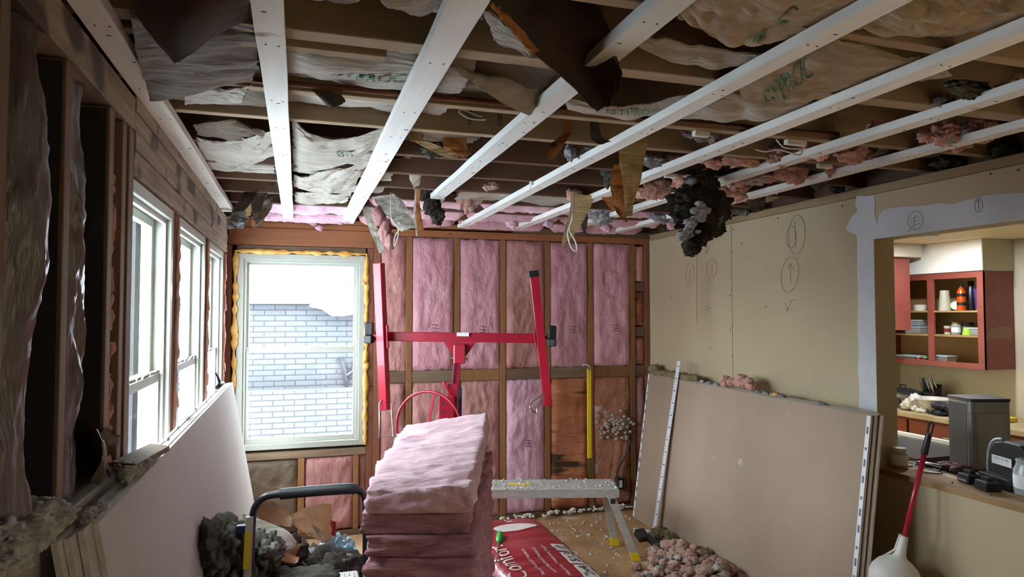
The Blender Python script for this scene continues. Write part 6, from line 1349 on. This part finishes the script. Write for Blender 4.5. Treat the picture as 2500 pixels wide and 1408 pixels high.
for (u, v, a) in [(2295,990,14),(2308,992,12),(2300,1008,15),(2285,1008,10)]: mb.blob(cx_(u, v, 4.80), (a/FPX*5.4*1.3, .06, a/FPX*5.4*.6), amp=.4, fr=2.4, sub=3, seed=u)
for v in mb.v: v.z = max(v.z, CZ+.002)
tag(build(mb, 'dark_cloth', mat('navy_rag', '22242e', .9, '3c3f4a', ns=8, rnd=0), smooth=180), 'dark folded cloth beside the fluted bowl', 'cloth')
tag(build(MB().blob(Vector((5.12, cx_(2340, 975, 5.12).y, CZ+.03)), (.05, .09, .04), amp=.5, sub=3, seed=8), 'blue_cloth', mat('teal_rag', '5a7480', .9), smooth=180), 'bluish cloth lump on the far counter behind the steel bin', 'cloth')
y = cx_(2462, 1018, 5.0).y
tag(build(MB().box(4.93, 5.03, y-.05, y+.05, CZ+.001, CZ+.035), 'yellow_box', M['yellow'], bevel=.008), 'yellow and black little case at the right end of the far counter', 'case')

# ---------------------------------------------------------------- things on the ledge of the low wall
ZL2 = .90
tag(build(MB().box(XR+.141, 3.72, .2, 2.92, ZL2-.03, ZL2), 'ledge_shelf', M['counter'], bevel=.002), 'dusty shelf board behind the low wall, carrying bin and tools', 'shelf')
tag(build(MB().box(3.40, 3.48, .4, 2.9, 0, ZL2-.031), 'shelf_support', kw), 'painted support under the shelf board behind the low wall', 'panel')
# steel bin
bi = empty('steel_bin', (3.33, 2.55, ZL2), 'rectangular brushed steel bin with black lid rim on the low wall shelf', 'bin')
A = at(2316, 1145, 'Z', ZL2); Bc = at(2374, 1152, 'Z', ZL2); Cc = at(2447, 1128, 'Z', ZL2)
A.z = Bc.z = Cc.z = 0
u1 = Vector((.287, .958, 0)); u2 = Vector((.958, -.287, 0))
la, lb_ = .205, .225; hb = .385
def rrect(o, e1_, e2_, a, b, r, z, n=5):
    pts = []
    for (cx, cy, t0) in ((r, r, 180), (a-r, r, 270), (a-r, b-r, 0), (r, b-r, 90)):
        for k in range(n+1):
            t = R(t0+90*k/n); pts.append(o+e1_*(cx+r*math.cos(t))+e2_*(cy+r*math.sin(t))+Vector((0, 0, z)))
    return pts
def rprism(o, a, b, r, z0, z1, ex=0): 
    oo = o-u1*ex-u2*ex; return MB().prism(rrect(oo, u1, u2, a+2*ex, b+2*ex, r, z0), (0, 0, z1-z0))
build(rprism(Bc, la, lb_, .03, ZL2+.001, ZL2+.012), 'base_ring', M['blackp'], parent=bi)
bb = build(rprism(Bc, la, lb_, .032, ZL2+.0125, ZL2+hb*.80), 'steel_body', M['steel'], parent=bi, smooth=40)
bb2 = build(rprism(Bc, la, lb_, .032, ZL2+hb*.80+.002, ZL2+hb-.018), 'steel_collar', M['steel'], parent=bi, smooth=40)
lid2 = build(rprism(Bc, la, lb_, .03, ZL2+hb-.0175, ZL2+hb, .002), 'lid', M['dgrey'], parent=bi, smooth=40)
oo = Bc+u1*.035-u2*.0015
build(MB().hexa([oo+Vector((0,0,ZL2+.02)), oo+u1*(la-.06)+Vector((0,0,ZL2+.02)), oo+u1*(la-.06)+u2*.001+Vector((0,0,ZL2+.02)), oo+u2*.001+Vector((0,0,ZL2+.02))], [oo+Vector((0,0,ZL2+hb-.03)), oo+u1*(la-.06)+Vector((0,0,ZL2+hb-.03)), oo+u1*(la-.06)+u2*.001+Vector((0,0,ZL2+hb-.03)), oo+u2*.001+Vector((0,0,ZL2+hb-.03))]), 'dark_panel', M['dgrey'], parent=bi)
# clear tub with label on the far left of the ledge
def ledge(u, v): p = at(u, v, 'Z', ZL2); return p
p = ledge(2196, 1140)
item('white_tub', 'cloudy screw lid jar with printed label standing at the jamb end of the ledge', 'jar', p.y, ZL2, [('jar_body', [(.040,0),(.043,.005),(.043,.075),(.034,.085),(.0001,.085)], frost), ('lid', [(.035,.086),(.035,.105),(.0001,.105)], 'white'), ('paper_label', [(.0435,.015),(.0437,.07)], 'paper')], x=p.x, group=None)
# black machine
bm_ = empty('black_charger', (3.3, 2.2, ZL2), 'black rounded power tool charger with white rating label on the ledge', 'charger')
q0 = ledge(2405, 1172); e1_ = (ledge(2560, 1225)-q0); e1_.z = 0; e1_ = e1_.normalized(); e2_ = Vector((-e1_.y, e1_.x, 0)); e2_ = e2_ if e2_.x > 0 else -e2_
prof = [(0, .0), (.0, .09), (.012, .15), (.045, .19), (.10, .205), (.22, .205), (.26, .18), (.27, .0)]
pp = [q0+e1_*a+Vector((0, 0, .001+b*1.05)) for a, b in prof]
build(MB().prism([p+e2_*.012 for p in pp], e2_*.15), 'housing', M['blackp'], parent=bm_, bevel=.008, seg=3)
ring = [q0+e1_*a+Vector((0, 0, .003+b*1.05))+e2_*.02 for a, b in [(-.002,.03),(-.002,.09),(.010,.155),(.042,.196),(.10,.212)]]
build(MB().tube([cr(ring, k/20) for k in range(21)], .007, 8), 'grey_edge', mat('light_grey_plastic', 'a9adb2', .4), parent=bm_, smooth=180)
lp = q0+e1_*.05+Vector((0, 0, .10)); build(MB().hexa([lp, lp+e1_*.13, lp+e1_*.13+e2_*.002, lp+e2_*.002], [x_+Vector((0, 0, .042)) for x_ in (lp, lp+e1_*.13, lp+e1_*.13+e2_*.002, lp+e2_*.002)]), 'rating_label', M['paper'], parent=bm_)
lo_ = bm_.children[-1]; vs, fs = text_mesh('MODEL  120V  60Hz', .011); build(MB().add([lp+e1_*(.065+v.x)+Vector((0, 0, .03+v.y))-e2_*.0005 for v in vs], fs), 'label_print', M['ink'], parent=lo_)
q1 = q0+e1_*.03-e2_*.055
build(MB().hexa([q1+Vector((0,0,.001)), q1+e1_*.20+Vector((0,0,.001)), q1+e1_*.20+e2_*.06+Vector((0,0,.001)), q1+e2_*.06+Vector((0,0,.001))], [q1+Vector((0,0,.055)), q1+e1_*.20+Vector((0,0,.055)), q1+e1_*.20+e2_*.06+Vector((0,0,.055)), q1+e2_*.06+Vector((0,0,.055))]), 'battery_dock', M['blackp'], parent=bm_, bevel=.004)
# batteries
for k, (u, v, lab) in enumerate([(2365, 1178, 'black tool battery with white lettering, left one on the ledge'), (2408, 1196, 'black tool battery lying before the charger, right one on the ledge')]):
    p = ledge(u, v); bt_ = empty('tool_battery', p, lab, 'battery', 'tool batteries on the ledge')
    def hx(z0, z1, s0, s1, f0=0, f1=0):
        return MB().hexa([p+e1_*a*s0+e2_*b*s0+Vector((0,0,z0)) for a, b in ((-.04,-.03),(.04,-.03),(.04,.045),(-.04,.045))], [p+e1_*a*s1+e2_*b*s1+Vector((0,0,z1)) for a, b in ((-.04,-.03),(.04,-.03),(.04,.045),(-.04,.045))])
    build(hx(.001, .030, 1, 1.04), 'lower_shell', M['blackp'], parent=bt_, bevel=.004); build(hx(.031, .045, .98, .92), 'upper_shell', M['dgrey'], parent=bt_, bevel=.004)
    build(MB().bar(p-e1_*.015+Vector((0,0,.053)), p-e1_*.015+e2_*.03+Vector((0,0,.053)), .05, .014, e1_), 'rail', M['blackp'], parent=bt_, bevel=.002)
    if k == 0:
        vs, fs = text_mesh('RIDGID', .017); build(MB().add([p+e1_*v.x*1.0-e2_*.0325+Vector((0, 0, .015+v.y)) for v in vs], fs), 'lettering', M['paper'], parent=bt_)
# clear jar right
p = ledge(2500, 1208); 
item('plastic_jar', 'empty clear ribbed plastic jar with barcode label at the right frame edge', 'jar', p.y, ZL2, [('jar_body', [(.055,0),(.058,.01),(.058,.11),(.046,.135),(.046,.15),(.048,.155),(.046,.16)], clearmat('clear_jar_plastic', 'c9ccd0', .55)), ('barcode_label', [(.0585,.03),(.0587,.09)], 'paper')], x=p.x+.03, group=None)
# tools and papers on the ledge
p = ledge(2255, 1140)
tag(build(MB().add([p+Vector(v) for v in ((-.06,.10,.002),(.12,.12,.002),(.14,-.06,.002),(-.02,-.10,.002),(-.06,.10,.0035),(.12,.12,.0035),(.14,-.06,.0035),(-.02,-.10,.0035))], [(0,1,2,3),(4,5,6,7),(0,1,5,4),(1,2,6,5),(2,3,7,6),(3,0,4,7)]), 'paper_sheet', M['paper']), 'white paper lying on the ledge under the pliers', 'paper')
pt_ = empty('pliers', p, 'black handled pliers lying on the white paper on the ledge', 'pliers')
build(MB().tube([p+Vector(v) for v in ((-.02,.02,.014),(.03,-.03,.016),(.05,-.10,.014))], [.008,.010,.008], 8), 'grip', M['blackp'], parent=pt_, smooth=60)
build(MB().tube([p+Vector(v) for v in ((-.02,.02,.014),(.0,-.04,.016),(.0,-.11,.014))], [.008,.010,.008], 8), 'grip', M['blackp'], parent=pt_, smooth=60)
build(MB().tube([p+Vector(v) for v in ((-.02,.02,.014),(-.03,.06,.014),(-.035,.09,.012))], [.010,.009,.004], 8), 'jaw', M['chrome'], parent=pt_, smooth=60)
p = ledge(2320, 1150)
gl_ = MB()
for (dx_, dy_, a) in [(0,0,.035),(.04,-.03,.03),(-.02,-.06,.03),(.03,.05,.028)]: gl_.blob(p+Vector((dx_, dy_, .022)), (a*1.2, a*1.4, .018), amp=.35, sub=3, seed=int(a*1000+dx_*100))
tag(build(gl_, 'red_glove', mat('dark_red_fabric', '6e1f28', .8, '241518', ns=12, rnd=0), smooth=180), 'crumpled dark red and black glove on the ledge before the bin', 'glove')
p = ledge(2275, 1156)
tag(build(MB().tube([cr([p+Vector(v) for v in ((.12,.12,.006),(.05,.14,.03),(.0,.10,.008),(-.03,.02,.006),(.02,-.03,.006),(.07,.0,.006))], k/30) for k in range(31)], .0035, 6), 'thin_cable', M['blackp'], smooth=180), 'thin black cable curled on the ledge', 'cable')
